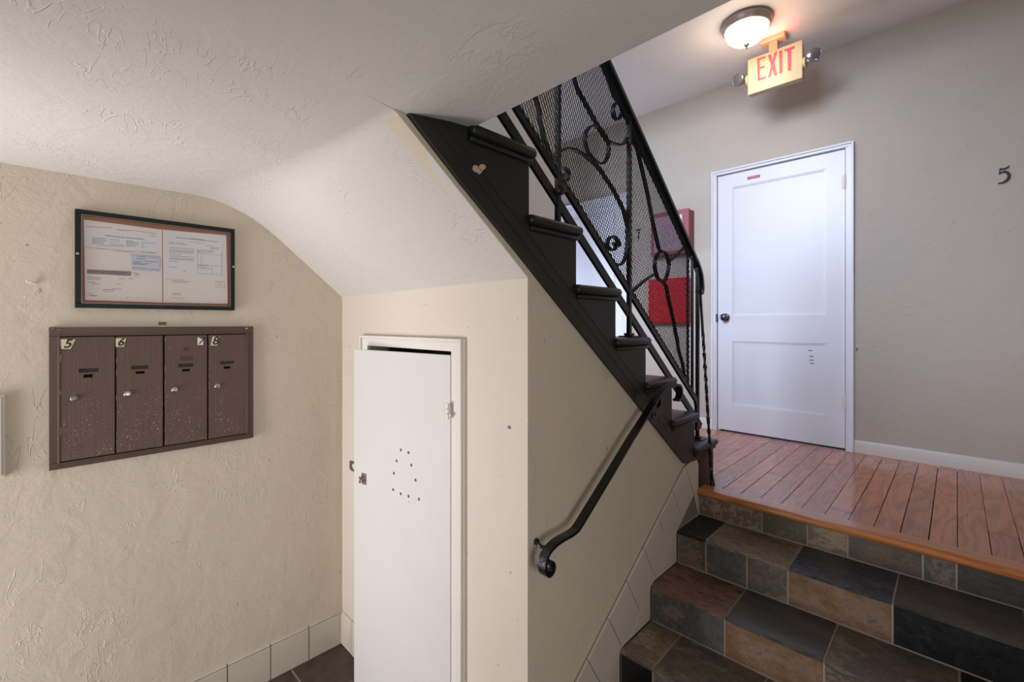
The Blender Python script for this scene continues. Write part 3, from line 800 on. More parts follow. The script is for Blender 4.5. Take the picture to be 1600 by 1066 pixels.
# round boss where the first post meets the rail
bm = bm_new(); lathe(bm, [(0, 0), (.016, .001), (.02, .006), (.014, .010), (.016, .014), (0, .018)], (XRL+.011, 1.285, zr2(1.285)-.055), (1, 0, 0), n=16)
obj('boss', bm, M['black_iron'], rl, smooth=True)
# twisted leaning bar at the foot
pa = Vector((XRL, 2.562, H+.175)); pb = Vector((-.937, 2.489, ZL+.004))
bm = bm_new(); N = 120; n = 4; rings = []
dv = (pb-pa).normalized(); uu = dv.orthogonal().normalized(); vv = dv.cross(uu)
for i in range(N+1):
    f = i/N; c = pa.lerp(pb, f); bulge = .010
    tw = f*math.pi*9 if f > .22 else .22*math.pi*9
    rr = .0085+(.003 if i % 8 == 0 and f > .2 else 0)
    rings.append([bm.verts.new(c+uu*rr*math.cos(tw+k*math.pi/2)+vv*rr*math.sin(tw+k*math.pi/2)) for k in range(4)])
for A_, B_ in zip(rings, rings[1:]):
    for kk in range(4): bm.faces.new((A_[kk], A_[(kk+1) % 4], B_[(kk+1) % 4], B_[kk]))
bm.faces.new(rings[0]); bm.faces.new(rings[-1])
lathe(bm, [(.015, 0), (.014, .008), (.010, .022), (.009, .04)], (pb.x, pb.y, ZL+.001), n=12)
obj('twisted_bar', bm, M['black_iron'], rl, label='leaning twisted iron bar standing on the landing edge')
# scrolls, traced on the railing plane
def trace(pts, wx=.017, th=.0075, closed=False, k=5, X=XRL-.006):
    w = [P(a, b, x=X) for a, b in pts]; yz = [(p.y, p.z) for p in w]
    if closed:
        yz = smooth_pts(yz[-1:]+yz+yz[:2], k)[k:-k-1]
    else: yz = smooth_pts(yz, k)
    bm = bm_new(); ribbon(bm, yz, X, wx, th, closed); obj('scroll', bm, M['black_iron'], rl, smooth=True)
trace([(878, 78), (888, 100), (896, 120), (902.5, 140), (915, 162.5), (930, 190), (945, 215), (950, 221), (960, 225), (972, 226), (980, 216), (983, 205), (982, 190), (976, 175), (970, 162), (963, 160), (958, 168), (959, 180), (964, 187), (969, 183), (970, 176)])
trace([(930, 82), (942.6, 105), (950, 120), (957.6, 145.6), (966, 158), (974, 166)])
trace([(914, 212), (919, 201), (928, 196), (938, 203), (948, 218), (951, 232), (948, 248), (940, 256), (930, 252), (920, 240), (915, 226)], closed=True)
trace([(866.6, 262), (867.5, 250), (872, 240), (882, 233), (893, 233), (904, 237), (917.5, 246), (934, 261), (945.7, 278), (957, 295), (966, 312), (974, 329), (979, 347), (980.5, 368), (979, 390), (976, 405), (970, 413), (963, 414), (956, 408)])
trace([(880, 262), (886, 266), (888, 275), (885, 283), (880, 282), (878, 276), (881, 272)])
trace([(968, 385), (965, 376), (959, 370), (953, 371), (949, 378), (950, 386), (955, 391), (961, 389), (962, 383), (958, 380)])
trace([(988, 214), (993.5, 229), (1000, 250), (1006.7, 282), (1011.4, 304.5), (1018, 336), (1023.6, 362.6), (1030, 389), (1033, 394)])
trace([(1023, 413), (1026, 400), (1033, 393), (1040, 397), (1044.5, 409), (1044, 422), (1040, 436), (1033, 439.5), (1026.5, 432)], closed=True)
trace([(1045, 409), (1058, 397), (1071, 385)]); trace([(1023, 428), (1005, 440), (986, 457)])
trace([(1034, 440), (1039.5, 446), (1044, 466), (1050, 492), (1055, 515), (1060, 545), (1067, 573), (1069, 592)])
trace([(826, 120), (836, 150), (840.5, 167), (845, 195), (849.5, 217), (856, 233), (863, 246)])
trace([(800, 60), (818, 90), (826, 120)])
# expanded metal mesh
def mesh_sheet():
    import numpy as np
    w = .0344; h = .0144; ld = Vector((.0264, -.022)).normalized(); sd = Vector((ld.y, -ld.x))
    A_ = ld*(w/2)+sd*(h/2); B_ = ld*(w/2)-sd*(h/2)
    V = []; F = []; X0 = XRL+.0075; tx = .0014; tp = .0011
    y0_, y1_ = yt+.02, ym+.006
    org = Vector((1.6, H+.6))
    def inside(p): return y0_ < p.x < y1_ and zr2(p.x)+.008 < p.y < zf(p.x)+.006
    R = 95
    for i in range(-R, R):
        for j in range(-R, R):
            p = org+A_*i+B_*j
            for s, dr in ((0, A_), (1, B_)):
                q_ = p+dr; m_ = (p+q_)/2
                if not inside(m_): continue
                dn = dr.normalized(); nn = Vector((-dn.y, dn.x))
                tilt = .0008 if s == 0 else -.0008
                b0 = len(V)
                for e in (p-dn*.0008, q_+dn*.0008):
                    for sx_, sp in ((-1, -1), (1, -1), (1, 1), (-1, 1)):
                        c = e+nn*sp*tp
                        V.append((X0+sx_*tx*.5+sp*tilt, c.x, c.y))
                for k_ in range(4): F.append((b0+k_, b0+(k_+1) % 4, b0+4+(k_+1) % 4, b0+4+k_))
    me = bpy.data.meshes.new('mesh_sheet')
    c = Vector((X0, 1.7, H+.5)); V = [(a-c.x, b-c.y, d_-c.z) for a, b, d_ in V]
    me.from_pydata(V, [], F); me.update(); me.materials.append(M['black_iron'])
    o = bpy.data.objects.new('mesh_sheet', me); COL.objects.link(o); o.parent = rl; o.location = c-WLOC[rl.name]
    o['kind'] = 'stuff'; o['label'] = 'black expanded metal mesh'
mesh_sheet()

# ------------------------------------------------------------------ iron handrail on the stair wall
wh = thing('wall_handrail', 'sloping black flat-iron handrail with curled ends on the wall by the slate steps', 'handrail', (XC, 1.5, H-.6))
XH = -.915
pts = [(2.000, H-.352), (2.022, H-.350), (2.036, H-.330), (2.036, H-.305), (2.018, H-.287), (1.985, H-.281), (1.93, H-.279), (1.875, H-.289), (1.82, H-.315), (1.74, H-.366)]
a_ = smooth_pts(pts, 5); b_ = [(1.6, H-.4525), (1.4, H-.5875)]
c_ = smooth_pts([(1.262, H-.679), (1.235, H-.694), (1.20, H-.699), (1.16, H-.699), (1.118, H-.703), (1.084, H-.717), (1.068, H-.742), (1.068, H-.768), (1.082, H-.785), (1.100, H-.784), (1.109, H-.768), (1.102, H-.752)], 5)
bm = bm_new(); ribbon(bm, a_+b_+c_, XH, .030, .011); obj('rail', bm, M['black_iron'], wh)
bm = bm_new()    # lower bracket and upper bracket
tube(bm, [(XC+.004, 1.112, H-.715), (XC+.025, 1.112, H-.725), (XH-.01, 1.105, H-.712)], .006)
lathe(bm, [(.011, 0), (.009, .006), (0, .007)], (XC+.004, 1.112, H-.715), (1, 0, 0), n=12)
obj('bracket', bm, M['black_iron'], wh)
bm = bm_new()
tube(bm, smooth_pts([(XC+.012, 1.93, H-.39), (XC+.03, 1.92, H-.36), (XC+.045, 1.90, H-.325), (XH, 1.88, H-.295)], 4), .007)
box(bm, XC+.0155, XC+.0205, 1.88, 1.98, H-.43, H-.35, bevel=.001)
for (yy, zz) in ((1.90, -.41), (1.95, -.37), (1.915, -.365)): lathe(bm, [(.007, 0), (.006, .004), (0, .006)], (XC+.0205, yy, H+zz), (1, 0, 0), n=10)
obj('bracket', bm, M['black_iron'], wh)
q = P(838, 883, x=XC)
obj('wall_plate', B(XC, XC+.004, q.y-.010, q.y+.008, H-.79, H-.712, bevel=.001), M['trim'], wh, label='narrow white painted plate')

# ------------------------------------------------------------------ notice board
XF = XA+.022
c0 = P(117, 326, x=XF); c1 = P(367, 486, x=XF)
fy0, fy1 = c0.y, c1.y; fz1 = (c0.z+P(367, 358, x=XF).z)/2; fz0 = (P(117, 480, x=XF).z+c1.z)/2
nb = thing('notice_frame', 'dark green framed notice case of official papers above the mailboxes', 'notice board', (XA, (fy0+fy1)/2, fz0))
bm = bm_new(); w = .0165
for q in ((fy0, fy1, fz1-w, fz1), (fy0, fy1, fz0, fz0+w), (fy0, fy0+w, fz0+w, fz1-w), (fy1-w, fy1, fz0+w, fz1-w)):
    box(bm, XA, XF, q[0], q[1], q[2], q[3], bevel=.0015)
obj('frame', bm, M['frame_green'], nb)
bm = bm_new(); w2 = .0190
for q in ((fy0+w, fy1-w, fz1-w2, fz1-w), (fy0+w, fy1-w, fz0+w, fz0+w2), (fy0+w, fy0+w2, fz0+w2, fz1-w2), (fy1-w2, fy1-w, fz0+w2, fz1-w2)):
    box(bm, XA+.004, XF-.004, *q)
obj('inner_lip', bm, M['steel'], nb, label='thin grey metal lip')
obj('backing', B(XA, XA+.005, fy0+w2, fy1-w2, fz0+w2, fz1-w2), M['cork'], nb, label='terracotta coloured backing board')
for px, py in ((121, 396.5), (364.5, 417)):
    q = P(px, py, x=XF); bm = bm_new(); lathe(bm, [(.0048, 0), (.0045, .003), (.003, .004), (0, .004)], (XF, q.y, q.z), (1, 0, 0), n=12)
    obj('lock_pin', bm, M['chrome'], nb, smooth=True)
CA = lambda a, b: (60+a/4.4417, 300+b/4.4417)
def sheet(name, pts, lift, mat, label, lines, group=None, darks=()):
    X = XA+.005+lift
    bm = bm_new(); w = [P(*CA(a, b), x=X) for a, b in pts]
    # square each sheet up a little: average to straight edges
    A = [bm.verts.new((X, p.y, p.z)) for p in w]; Bv = [bm.verts.new((X+.0006, p.y, p.z)) for p in w]
    bm.faces.new(A); bm.faces.new(Bv)
    for i in range(4): bm.faces.new((A[i], A[(i+1) % 4], Bv[(i+1) % 4], Bv[i]))
    o = obj(name, bm, mat); tag(o, label, 'paper', group=group)
    bm = bm_new(); rnd = random.Random(len(label))
    for (a, b, a2, b2, th) in lines:       # a run of words from (a,b) to (a2,b2)
        p, q = P(*CA(a, b), x=X), P(*CA(a2, b2), x=X); s = p.y; L_ = q.y-p.y
        while s < q.y-.0015:
            e = min(s+rnd.uniform(.003, .009), q.y); f = (s-p.y)/L_ if L_ else 0; z = p.z+(q.z-p.z)*f; hgt = th*.5
            box(bm, X+.0006, X+.0009, s, e, z-hgt, z+hgt); s = e+rnd.uniform(.0008, .0016)
    if lines: obj('print', bm, M['ink'], o, kind='stuff')
    if darks:
        bm = bm_new()
        for (a, b, a2, b2) in darks:       # ruled lines
            pp = P(*CA(a, b), x=X); qq = P(*CA(a2, b2), x=X)
            if abs(a2-a) < 6: box(bm, X+.0006, X+.00095, pp.y, pp.y+.0007, qq.z, pp.z)
            else: box(bm, X+.0006, X+.00095, pp.y, qq.y, (pp.z+qq.z)/2-.0004, (pp.z+qq.z)/2+.0004)
        obj('ruled_marks', bm, M['ink'], o, kind='stuff')
    return o
t1 = .0014
sheet('paper_sheet', [(315, 192), (858, 262), (860, 768), (325, 750)], .0005, M['paper'], 'large white form filling the left half of the notice frame',
  [(330, 240, 510, 250, t1), (545, 262, 650, 270, .002), (660, 268, 820, 290, t1), (370, 268, 635, 290, t1), (400, 392, 460, 398, t1), (500, 386, 640, 400, t1), (530, 410, 665, 420, t1), (720, 415, 815, 425, t1),
   (340, 590, 440, 600, .0017), (340, 603, 430, 608, t1), (345, 625, 395, 628, t1), (370, 636, 425, 640, t1), (545, 640, 575, 645, t1), (340, 705, 380, 707, t1), (345, 716, 410, 719, t1), (360, 722, 400, 725, t1),
   (450, 677, 530, 680, .0017), (515, 672, 575, 675, t1), (450, 688, 520, 691, t1), (560, 602, 600, 604, t1), (628, 602, 668, 605, t1), (612, 733, 625, 734, t1),
   (655, 562, 705, 570, t1), (670, 572, 700, 577, .002), (660, 583, 695, 586, t1)],
  darks=[(320, 387, 820, 424)])
sheet('paper_sheet', [(863, 262), (1303, 302), (1314, 776), (866, 768)], .0005, M['paper'], 'large cream form filling the right half of the notice frame',
  [(885, 607, 912, 608, t1), (925, 607, 1010, 612, t1), (925, 617, 1058, 624, t1), (930, 627, 1030, 630, t1), (930, 702, 985, 706, t1), (930, 712, 990, 716, t1), (925, 735, 1010, 739, t1),
   (1240, 628, 1280, 630, t1), (1245, 640, 1275, 642, t1), (1240, 652, 1280, 655, t1)], darks=[(1232, 618, 1290, 623), (1232, 660, 1290, 668), (1232, 618, 1232, 660), (1290, 623, 1290, 668)])
sheet('paper_slip', [(322, 262), (822, 302), (820, 416), (328, 380)], .0016, M['paper_cool'], 'white printed slip across the top of the left form in the frame',
  [(462, 302, 600, 318, .0024), (610, 318, 738, 330, .0024), (375, 320, 465, 325, .002), (375, 332, 480, 338, .002), (375, 344, 452, 350, .002), (375, 355, 458, 361, .002), (500, 330, 570, 335, t1), (500, 345, 560, 350, t1), (495, 362, 590, 370, t1),
   (610, 340, 665, 345, .002), (610, 350, 700, 356, .002), (610, 362, 690, 368, .002), (610, 374, 675, 378, .002), (715, 350, 812, 358, t1), (715, 365, 735, 367, t1), (715, 381, 740, 384, t1), (775, 305, 815, 309, t1), (410, 370, 600, 378, t1)])
card = sheet('paper_card', [(640, 432), (845, 446), (840, 552), (650, 540)], .0026, M['paper_blue'], 'small pale blue bordered card pinned below the printed slip',
  [(680, 447, 750, 452, .002), (765, 455, 830, 460, t1), (680, 462, 745, 466, .002), (655, 478, 720, 481, t1), (740, 480, 835, 486, .002), (655, 490, 715, 493, .0024), (725, 494, 785, 498, t1), (660, 500, 750, 504, .0024), (655, 524, 835, 540, t1)],
  darks=[(643, 436, 843, 450), (651, 536, 838, 548), (643, 436, 650, 536), (843, 450, 838, 548)])
sheet('paper_strip', [(336, 537), (645, 552), (643, 583), (338, 566)], .0012, M['ink'] if False else plain('grey_shaded_paper', '#9b9592', .8), 'grey shaded strip with dark text across the left form',
  [(340, 548, 430, 553, .002), (440, 548, 620, 560, .0022), (340, 560, 400, 564, .002), (430, 562, 625, 575, .002)])
sheet('paper_sheet', [(878, 285), (1275, 322), (1275, 580), (872, 568)], .0018, M['paper_cool'], 'cool white letter with a ruled table, over the right form',
  [(1055, 322, 1145, 330, .002), (955, 316, 1245, 348, .0022), (1045, 346, 1155, 356, t1), (907, 348, 950, 351, t1), (907, 357, 950, 360, t1), (957, 352, 1015, 357, t1), (957, 362, 1040, 370, t1),
   (907, 386, 1085, 398, t1), (907, 400, 1082, 412, t1), (907, 408, 1082, 419, t1), (907, 417, 1080, 428, t1), (907, 430, 992, 437, t1), (907, 444, 1085, 455, t1), (907, 458, 1078, 468, t1), (907, 465, 1075, 474, t1), (907, 480, 970, 484, t1), (907, 520, 962, 524, t1),
   (1165, 373, 1215, 378, t1), (1190, 384, 1255, 390, t1), (1190, 392, 1255, 398, t1), (1105, 405, 1220, 412, .002), (1105, 415, 1215, 422, t1), (1110, 508, 1180, 512, t1), (1110, 518, 1170, 522, t1), (1110, 528, 1200, 534, t1), (1005, 548, 1025, 546, .002)],
  darks=[(1103, 402, 1104, 562), (1272, 418, 1273, 578), (1103, 503, 1273, 518), (1203, 513, 1204, 572), (1130, 425, 1131, 505), (1103, 424, 1273, 440), (1103, 562, 1273, 578)])
# clear cover
t = NT('clear_acrylic'); tr = t.node('ShaderNodeBsdfTransparent'); gl = t.node('ShaderNodeBsdfGlossy', {'Roughness': .05})
mx = t.node('ShaderNodeMixShader', {0: t.math('MULTIPLY', t.node('ShaderNodeFresnel', {'IOR': 1.35}).outputs[0], .6)})
t.t.links.new(tr.outputs[0], mx.inputs[1]); t.t.links.new(gl.outputs[0], mx.inputs[2]); t.t.links.new(mx.outputs[0], t.n['Material Output'].inputs['Surface'])
obj('cover_pane', B(XF-.008, XF-.007, fy0+w2, fy1-w2, fz0+w2, fz1-w2), t.m, nb, label='clear cover pane')

# ------------------------------------------------------------------ mailboxes
XM = XA+.018
m0 = P(76, 511, x=XM); m1 = P(396, 684, x=XM); my0, my1, mz1 = m0.y, m1.y, (m0.z+P(396, 511, x=XM).z)/2
mz0 = (P(80, 736, x=XM).z+m1.z)/2
mb = thing('mailbox_panel', 'worn brown metal wall mailbox with four numbered doors below the notice frame', 'mailbox', (XA, (my0+my1)/2, mz0))
CM = lambda a, b: (60+a/4.264, 490+b/4.264)
def MP(a, b, X=XM): return P(*CM(a, b), x=X)
iy0, iy1 = MP(145, 500).y, MP(1387, 400).y; iz1 = (MP(145, 150).z+MP(1387, 135).z)/2; iz0 = (MP(160, 992).z+MP(1390, 803).z)/2
bm = bm_new()
for q in ((my0, my1, iz1, mz1), (my0, my1, mz0, iz0), (my0, iy0, iz0, iz1), (iy1, my1, iz0, iz1)): box(bm, XA, XM, *q, bevel=.0012)
e = .006
for q in ((iy0-e, iy1+e, iz1-.0, iz1+e), (iy0-e, iy1+e, iz0-e, iz0), (iy0-e, iy0, iz0, iz1), (iy1, iy1+e, iz0, iz1)): box(bm, XM, XM+.0025, *q, bevel=.0008)
obj('frame', bm, M['mailbox_frame'], mb)
obj('back_plate', B(XA, XA+.008, iy0, iy1, iz0, iz1), M['dark'], mb)
cols = [(147, 508), (520, 828), (842, 1122), (1134, 1384)]
ys_ = [(MP(a, 500).y, MP(b, 500).y) for a, b in cols]
XD = XM+.001
digits = ['5', '6', '7', '8']
stick = [((152, 172), (247, 172), (215, 236), (152, 236)), ((515, 165), (585, 165), (570, 222), (515, 222)), ((1060, 160), (1100, 160), (1097, 210), (1060, 210)), ((1160, 153), (1212, 155), (1190, 214), (1145, 213))]
slots = [((268, 365, 400, 392), (300, 405, 362, 428)), ((618, 347, 733, 370), (648, 384, 708, 402)), ((932, 333, 1032, 356), (958, 370, 1010, 386)), ((1210, 316, 1303, 336), (1233, 352, 1280, 368))]
locks = [(238, 565), (593, 536), (907, 508), (1192, 484)]
for i in range(4):
    a, b = ys_[i]; bm = bm_new()
    zt_, zb_ = iz1-.004, iz0+.004
    # door plate with two real slots: grid of boxes around them
    (sa0, sb0, sa1, sb1), (ta0, tb0, ta1, tb1) = slots[i]
    s1 = (MP(sa0, sb0).y, MP(sa1, sb1).y, MP((sa0+sa1)/2, sb1).z, MP((sa0+sa1)/2, sb0).z)
    s2 = (MP(ta0, tb0).y, MP(ta1, tb1).y, MP((ta0+ta1)/2, tb1).z, MP((ta0+ta1)/2, tb0).z)
    for q in ((a, b, s1[3], zt_), (a, s1[0], s1[2], s1[3]), (s1[1], b, s1[2], s1[3]), (a, b, s2[3], s1[2]), (a, s2[0], s2[2], s2[3]), (s2[1], b, s2[2], s2[3]), (a, b, zb_, s2[2])):
        box(bm, XD-.004, XD, *q)
    for q in ((a, a+.002, zb_, zt_), (b-.002, b, zb_, zt_)): box(bm, XD-.012, XD-.004, *q)
    dr = obj('door', bm, M['mailbox'], mb)
    bm = bm_new(); box(bm, XD-.0075, XD-.006, s1[0]-.004, s1[1]+.004, s1[2]-.004, s1[3]+.004); obj('name_slot', bm, plain('slot_dark_card', '#3a342c', .7), dr, label='dark card behind the name slot')
    q = MP(*locks[i], X=XD); bm = bm_new()
    lathe(bm, [(.0105, 0), (.0105, .003), (.009, .0045), (.0065, .0048), (.006, .009), (.0055, .010), (0, .010)], (XD, q.y, q.z), (1, 0, 0), n=20)
    box(bm, XD+.010, XD+.0108, q.y-.0008, q.y+.0008, q.z-.0035, q.z+.0035)
    obj('lock', bm, M['chrome'] if i else M['steel'], dr, smooth=True)
    pts = [MP(px, py, X=XD) for px, py in stick[i]]
    bm = bm_new(); A = [bm.verts.new((XD+.0002, p.y, p.z)) for p in pts]; Bv = [bm.verts.new((XD+.0008, p.y, p.z)) for p in pts]
    bm.faces.new(A); bm.faces.new(Bv)
    for k_ in range(4): bm.faces.new((A[k_], A[(k_+1) % 4], Bv[(k_+1) % 4], Bv[k_]))
    obj('number_sticker', bm, M['sticker_white'] if i == 2 else M['sticker'], dr, label=['cream sticker', 'cream sticker', 'small white sticker', 'cream sticker'][i])
    cy = sum(p.y for p in pts)/4; cz = sum(p.z for p in pts)/4
    hgt = (max(p.z for p in pts)-min(p.z for p in pts))
    bm = text_bm(digits[i], hgt*1.22, .25, .0006, .0007 if i != 2 else .0003); on_x(bm, (XD+.0013, cy, cz)); obj('numeral', bm, M['black_print'], dr)
    if i == 2:
        q = MP(979, 238, X=XD); bm = bm_new(); lathe(bm, [(.0085, 0), (.008, .0025), (.0055, .0025), (.0055, .0012), (0, .0012)], (XD, q.y, q.z), (1, 0, 0), n=16)
        obj('call_button', bm, M['maroon_dark'], dr, smooth=True, label='small round dark button')
        p = MP(985, 298, X=XD); obj('faded_patch', B(XD, XD+.0003, p.y-.022, p.y+.022, p.z-.010, p.z+.010), plain('faded_brown_patch', '#4c352f', .6), dr)
bm = bm_new()
for px, py, m in ((97, 104, 0), (141, 112, 0), (1387, 100, 1)):
    q = MP(px, py); lathe(bm, [(.004, 0), (.0035, .002), (0, .0028)], (XM, q.y, q.z), (1, 0, 0), n=10)
obj('screws', bm, M['chrome'], mb, kind='stuff')
bm = bm_new(); rnd = random.Random(3)   # worn bright door edges
for i in range(4):
    for e_ in (ys_[i][0]+.0008, ):
        z = iz0+.01
        while z < iz1-.02:
            L_ = rnd.uniform(.004, .03)
            if rnd.random() < .5: box(bm, XD-.0002, XD+.0003, e_-.0012, e_+.0004, z, min(z+L_, iz1-.01))
            z += L_+rnd.uniform(.004, .03)
obj('worn_edges', bm, M['steel'], mb, kind='stuff', label='bare worn metal along the door edges')
# little label above the mailbox
q = P(254, 505.5, x=XA+.001); lb = obj('wall_label', B(XA, XA+.001, q.y-.0135, q.y+.0135, q.z-.0065, q.z+.006), plain('dull_tape', '#9c9080', .7))
tag(lb, 'tiny two-line printed label on the wall just above the mailboxes', 'label')
bm = bm_new()
for r_, n_ in ((.0028, 6), (-.0028, 5)):
    for k_ in range(n_): box(bm, XA+.001, XA+.0013, q.y-.0125+k_*.0043, q.y-.0088+k_*.0043, q.z+r_-.0018, q.z+r_+.0018)
obj('print', bm, M['ink_dark'], lb, kind='stuff')
# anchor plug
q = P(50, 441, x=XA+.004); bm = bm_new(); tube(bm, [(XA, q.y+.01, q.z-.002), (XA+.010, q.y-.002, q.z), (XA+.013, q.y-.014, q.z+.003)], .0045, 8)
tag(obj('wall_plug', bm, M['trim']), 'small white plug stub sticking out of the wall left of the notice frame', 'wall plug')
# panel at left edge
q0 = P(8, 617, x=XA+.02); q1 = P(8, 747, x=XA+.02)
bx = thing('wall_cabinet', 'pale grey flat cabinet on the wall, cut by the left edge of the picture', 'cabinet', (XA, q0.y-.15, q1.z))
obj('body', B(XA, XA+.016, q0.y-.30, q0.y, q1.z, q0.z, bevel=.002), M['grey_panel'], bx)
obj('door', B(XA+.016, XA+.021, q0.y-.29, q0.y-.008, q1.z+.008, q0.z-.008, bevel=.0015), M['grey_panel'], bx)

# dark nicks on walls
# ------------------------------------------------------------------ hall: numerals, alarm boxes
bm = bm_new(); n5 = [(460,555),(470,480),(520,480),(560,465),(590,440),(577,478),(530,500),(482,500),(478,528),(530,508),(575,518),(604,552),(597,605),(562,642),(510,664),(455,670),(455,655),(508,641),(548,612),(566,575),(555,545),(522,533),(492,538),(474,556)]
poly_px(bm, [(1500+a/7.61, 200+b/7.61) for a, b in n5], .004, y=YD-.001)
tag(obj('numeral_five', bm, M['black_print'], tri=True), 'black calligraphic house number 5 on the hall wall at the right edge', 'number')
bm = bm_new(); n7 = [(-.5, .85), (-.35, 1.0), (.1, .88), (.5, 1.0), (.42, .8), (.12, .15), (-.02, -1.0), (-.22, -1.0), (-.08, .1), (.2, .72), (-.1, .7), (-.38, .8), (-.44, .6)]
q = P(998, 367, y=YD); v7 = [(q.x+a*.042, q.z+b*.056) for a, b in n7]
prism(bm, v7, 'y', YD-.005, YD-.001)
tag(obj('numeral_seven', bm, M['black_print'], tri=True), 'black house number 7 seen through the railing mesh', 'number')

cx1 = -1.58; cd = .10
al = thing('alarm_cabinet', 'faded maroon wall cabinet with a pale door, half hidden by the top of the railing', 'cabinet', (-1.75, YD, H+.5))
ax0, az1, az0 = -1.92, H+.945, H+.585
bm = bm_new(); box(bm, ax0, cx1, YD-cd+.022, YD, az0, az1); obj('body', bm, plain('brick_red_cabinet_side', '#8a4038', .5, var=.1), al, label='brick red cabinet body')
ad = obj('door', B(ax0, cx1-.002, YD-cd, YD-cd+.018, az0, az1+.01, bevel=.002), M['maroon'], al, label='faded maroon door frame')
obj('door_panel', B(ax0+.03, cx1-.055, YD-cd-.002, YD-cd, az0+.03, az1-.03), M['pink_panel'], ad, label='pale pinkish door panel')
obj('label_plate', B(cx1-.15, cx1-.062, YD-cd-.004, YD-cd-.002, az1-.075, az1-.035), M['sticker_white'], ad, label='white label at the top corner')
bm = bm_new(); lathe(bm, [(.008, 0), (.008, .012), (.004, .02)], (cx1-.05, YD-cd, H+.70), (0, -1, 0), n=12); obj('key_lock', bm, M['pewter'], ad)
r0 = P(1012.5, 438, y=YD-.08); r1 = P(1072, 506, y=YD-.08)
rb = thing('fire_alarm_box', 'bright red rectangular box on the hall wall behind the railing mesh', 'alarm box', ((r0.x-1.6)/2, YD, r1.z))
obj('body', B(r0.x, cx1-.03, YD-.075, YD, H-.005, H+.385, bevel=.003), M['red'], rb)
obj('door', B(r0.x+.008, cx1-.038, YD-.08, YD-.075, H+.003, H+.377, bevel=.0015), M['red'], rb)

# ------------------------------------------------------------------ ceiling light
cl = P(1166.5, 36, z=ZH-.005)
lp = thing('ceiling_light', 'round flush ceiling light with a lit frosted dome and bronze ring', 'ceiling light', (cl.x, cl.y, ZH))
bm = bm_new(); lathe(bm, [(.130, 0), (.146, -.004), (.149, -.018), (.141, -.032), (.137, -.046), (.132, -.050), (.127, -.050), (.127, -.036)], (cl.x, cl.y, ZH), n=48, cap=False)
obj('ring', bm, plain('warm_nickel', '#b8a49a', .35, .7), lp, smooth=True, label='warm nickel ring')
bm = bm_new(); prof = [(.128*math.cos(t), -.044-.096*math.sin(t)) for t in [math.pi/2*i/12 for i in range(13)]]; prof[-1] = (0, -.140)
lathe(bm, prof, (cl.x, cl.y, ZH), n=48, cap=False); obj('glass_dome', bm, M['dome'], lp, smooth=True)
bm = bm_new(); lathe(bm, [(.0, -.136), (.016, -.138), (.017, -.145), (.010, -.151), (.006, -.159), (.008, -.165), (.004, -.172), (0, -.175)], (cl.x, cl.y, ZH), n=16, cap=False)
obj('finial', bm, M['pewter'], lp, smooth=True)
pd = bpy.data.lights.new('bulb', 'POINT'); pd.energy = 6.5; pd.color = (1.0, .80, .58); pd.shadow_soft_size = .10
po = bpy.data.objects.new('bulb', pd); COL.objects.link(po); po.location = (cl.x, cl.y, ZH-.27)

# ------------------------------------------------------------------ exit sign
YS = 3.36
CE = lambda a, b: (1160+a/9.69, 50+b/9.69)
e0 = P(*CE(78, 420), y=YS); e1 = P(*CE(912, 400), y=YS); ezt = (e0.z+P(*CE(900, 120), y=YS).z)/2; ezb = (P(*CE(90, 955), y=YS).z+P(*CE(915, 690), y=YS).z)/2
es = thing('exit_sign', 'cream EXIT sign with red letters and two emergency lamp heads, hanging from the hall ceiling', 'exit sign', ((e0.x+e1.x)/2, YS+.03, ezb))
obj('housing', B(e0.x+.004, e1.x-.004, YS+.006, YS+.062, ezb+.004, ezt-.004, bevel=.006, seg=2), M['cream_plastic'], es)
fp = obj('face_plate', B(e0.x, e1.x, YS, YS+.012, ezb, ezt, bevel=.005, seg=2), M['cream_plastic'], es)
g1 = P(*CE(140, 855), y=YS).z
obj('seam', B(e0.x+.02, e1.x-.02, YS-.0006, YS, g1, g1+.0012), M['steel'], fp)
E = [(225,405),(355,365),(352,395),(262,425),(262,535),(340,510),(338,540),(262,562),(265,700),(358,668),(355,700),(232,745)]
Xl = [(385,352),(434,338),(458,432),(485,310),(532,290),(486,462),(530,652),(480,664),(456,560),(430,680),(388,692),(434,508)]
I_ = [(553,290),(605,275),(608,618),(560,632)]
T_ = [(640,265),(790,210),(792,248),(738,268),(740,580),(690,592),(684,286),(642,302)]
for pts in (E, Xl, I_, T_):
    bm = bm_new(); poly_px(bm, [CE(a, b) for a, b in pts], .0012, y=YS); obj('letter', bm, M['exit_letter'], fp, tri=True)
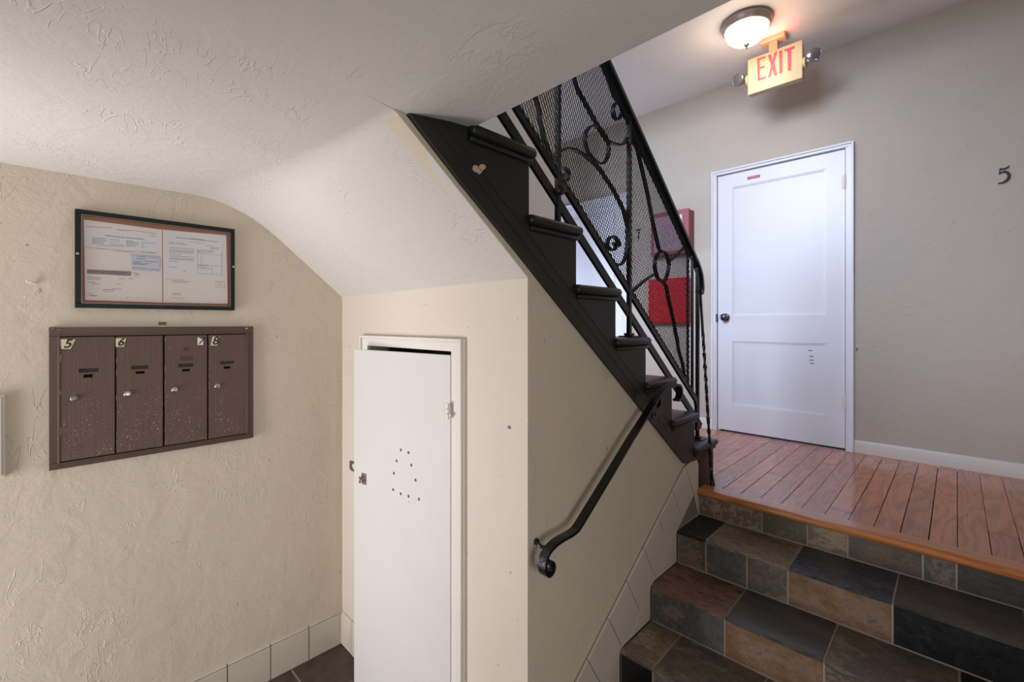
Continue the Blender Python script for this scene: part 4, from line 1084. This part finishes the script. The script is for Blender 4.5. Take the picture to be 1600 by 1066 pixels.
obj('canopy', B(-.951, -.800, 3.352, 3.44, ZH-.028, ZH, bevel=.004), M['cream_plastic'], es)
obj('stem', B(-.90, -.85, YS+.02, YS+.05, ezt-.01, ZH-.028), M['cream_plastic'], es)
for hx, hy, sgn in ((1153, 125, -1), (1272, 86, 1)):
    q = P(hx, hy, y=YS-.01); edge = e0.x if sgn < 0 else e1.x
    bm = bm_new(); ddir = Vector((sgn*.25, -1, -.25)).normalized(); c_ = Vector((q.x, YS-.01, q.z))
    lathe(bm, [(.012, .06), (.030, .05), (.040, .025), (.042, 0), (.039, -.004), (.036, 0)], c_, -ddir, n=24, cap=False)
    hd = obj('lamp_head', bm, M['chrome'], es, smooth=True)
    bm = bm_new(); lathe(bm, [(.037, .001), (.028, .004), (0, .006)], c_, ddir, n=24); 
    obj('lens', bm, M['glass_lens'], hd, smooth=True)
    bm = bm_new(); lathe(bm, [(.038, 0), (.038, .012), (.02, .02)], (edge, YS+.032, q.z-.012), (sgn, 0, 0), n=20)
    tube(bm, [(edge+sgn*.015, YS+.032, q.z-.01), Vector((q.x, YS+.035, q.z))], .010, 8)
    obj('swivel', bm, M['cream_plastic'], es, smooth=True)
area_light('led_glow', (-.86, YS-.04, ZH-.06), (.0, -.2, 1), .14, .05, .45, (1, .12, .08))

# small dark nicks in the plaster
for wname, nx, ny, w_, h_ in (('wall_stair', 948, 702, .004, .016), ('wall_front', 796, 668, .014, .010), ('wall_far', 1339, 546, .010, .022)):
    wl = bpy.data.objects[wname]
    if wname == 'wall_stair': q = P(nx, ny, x=XC); bm = B(XC, XC+.0006, q.y-w_/2, q.y+w_/2, q.z-h_/2, q.z+h_/2)
    elif wname == 'wall_front': q = P(nx, ny, y=YB); bm = B(q.x-w_/2, q.x+w_/2, YB-.0006, YB, q.z-h_/2, q.z+h_/2)
    else: q = P(nx, ny, y=YD); bm = B(q.x-w_/2, q.x+w_/2, YD-.0006, YD, q.z-h_/2, q.z+h_/2)
    obj('nick', bm, M['ink'], wl)
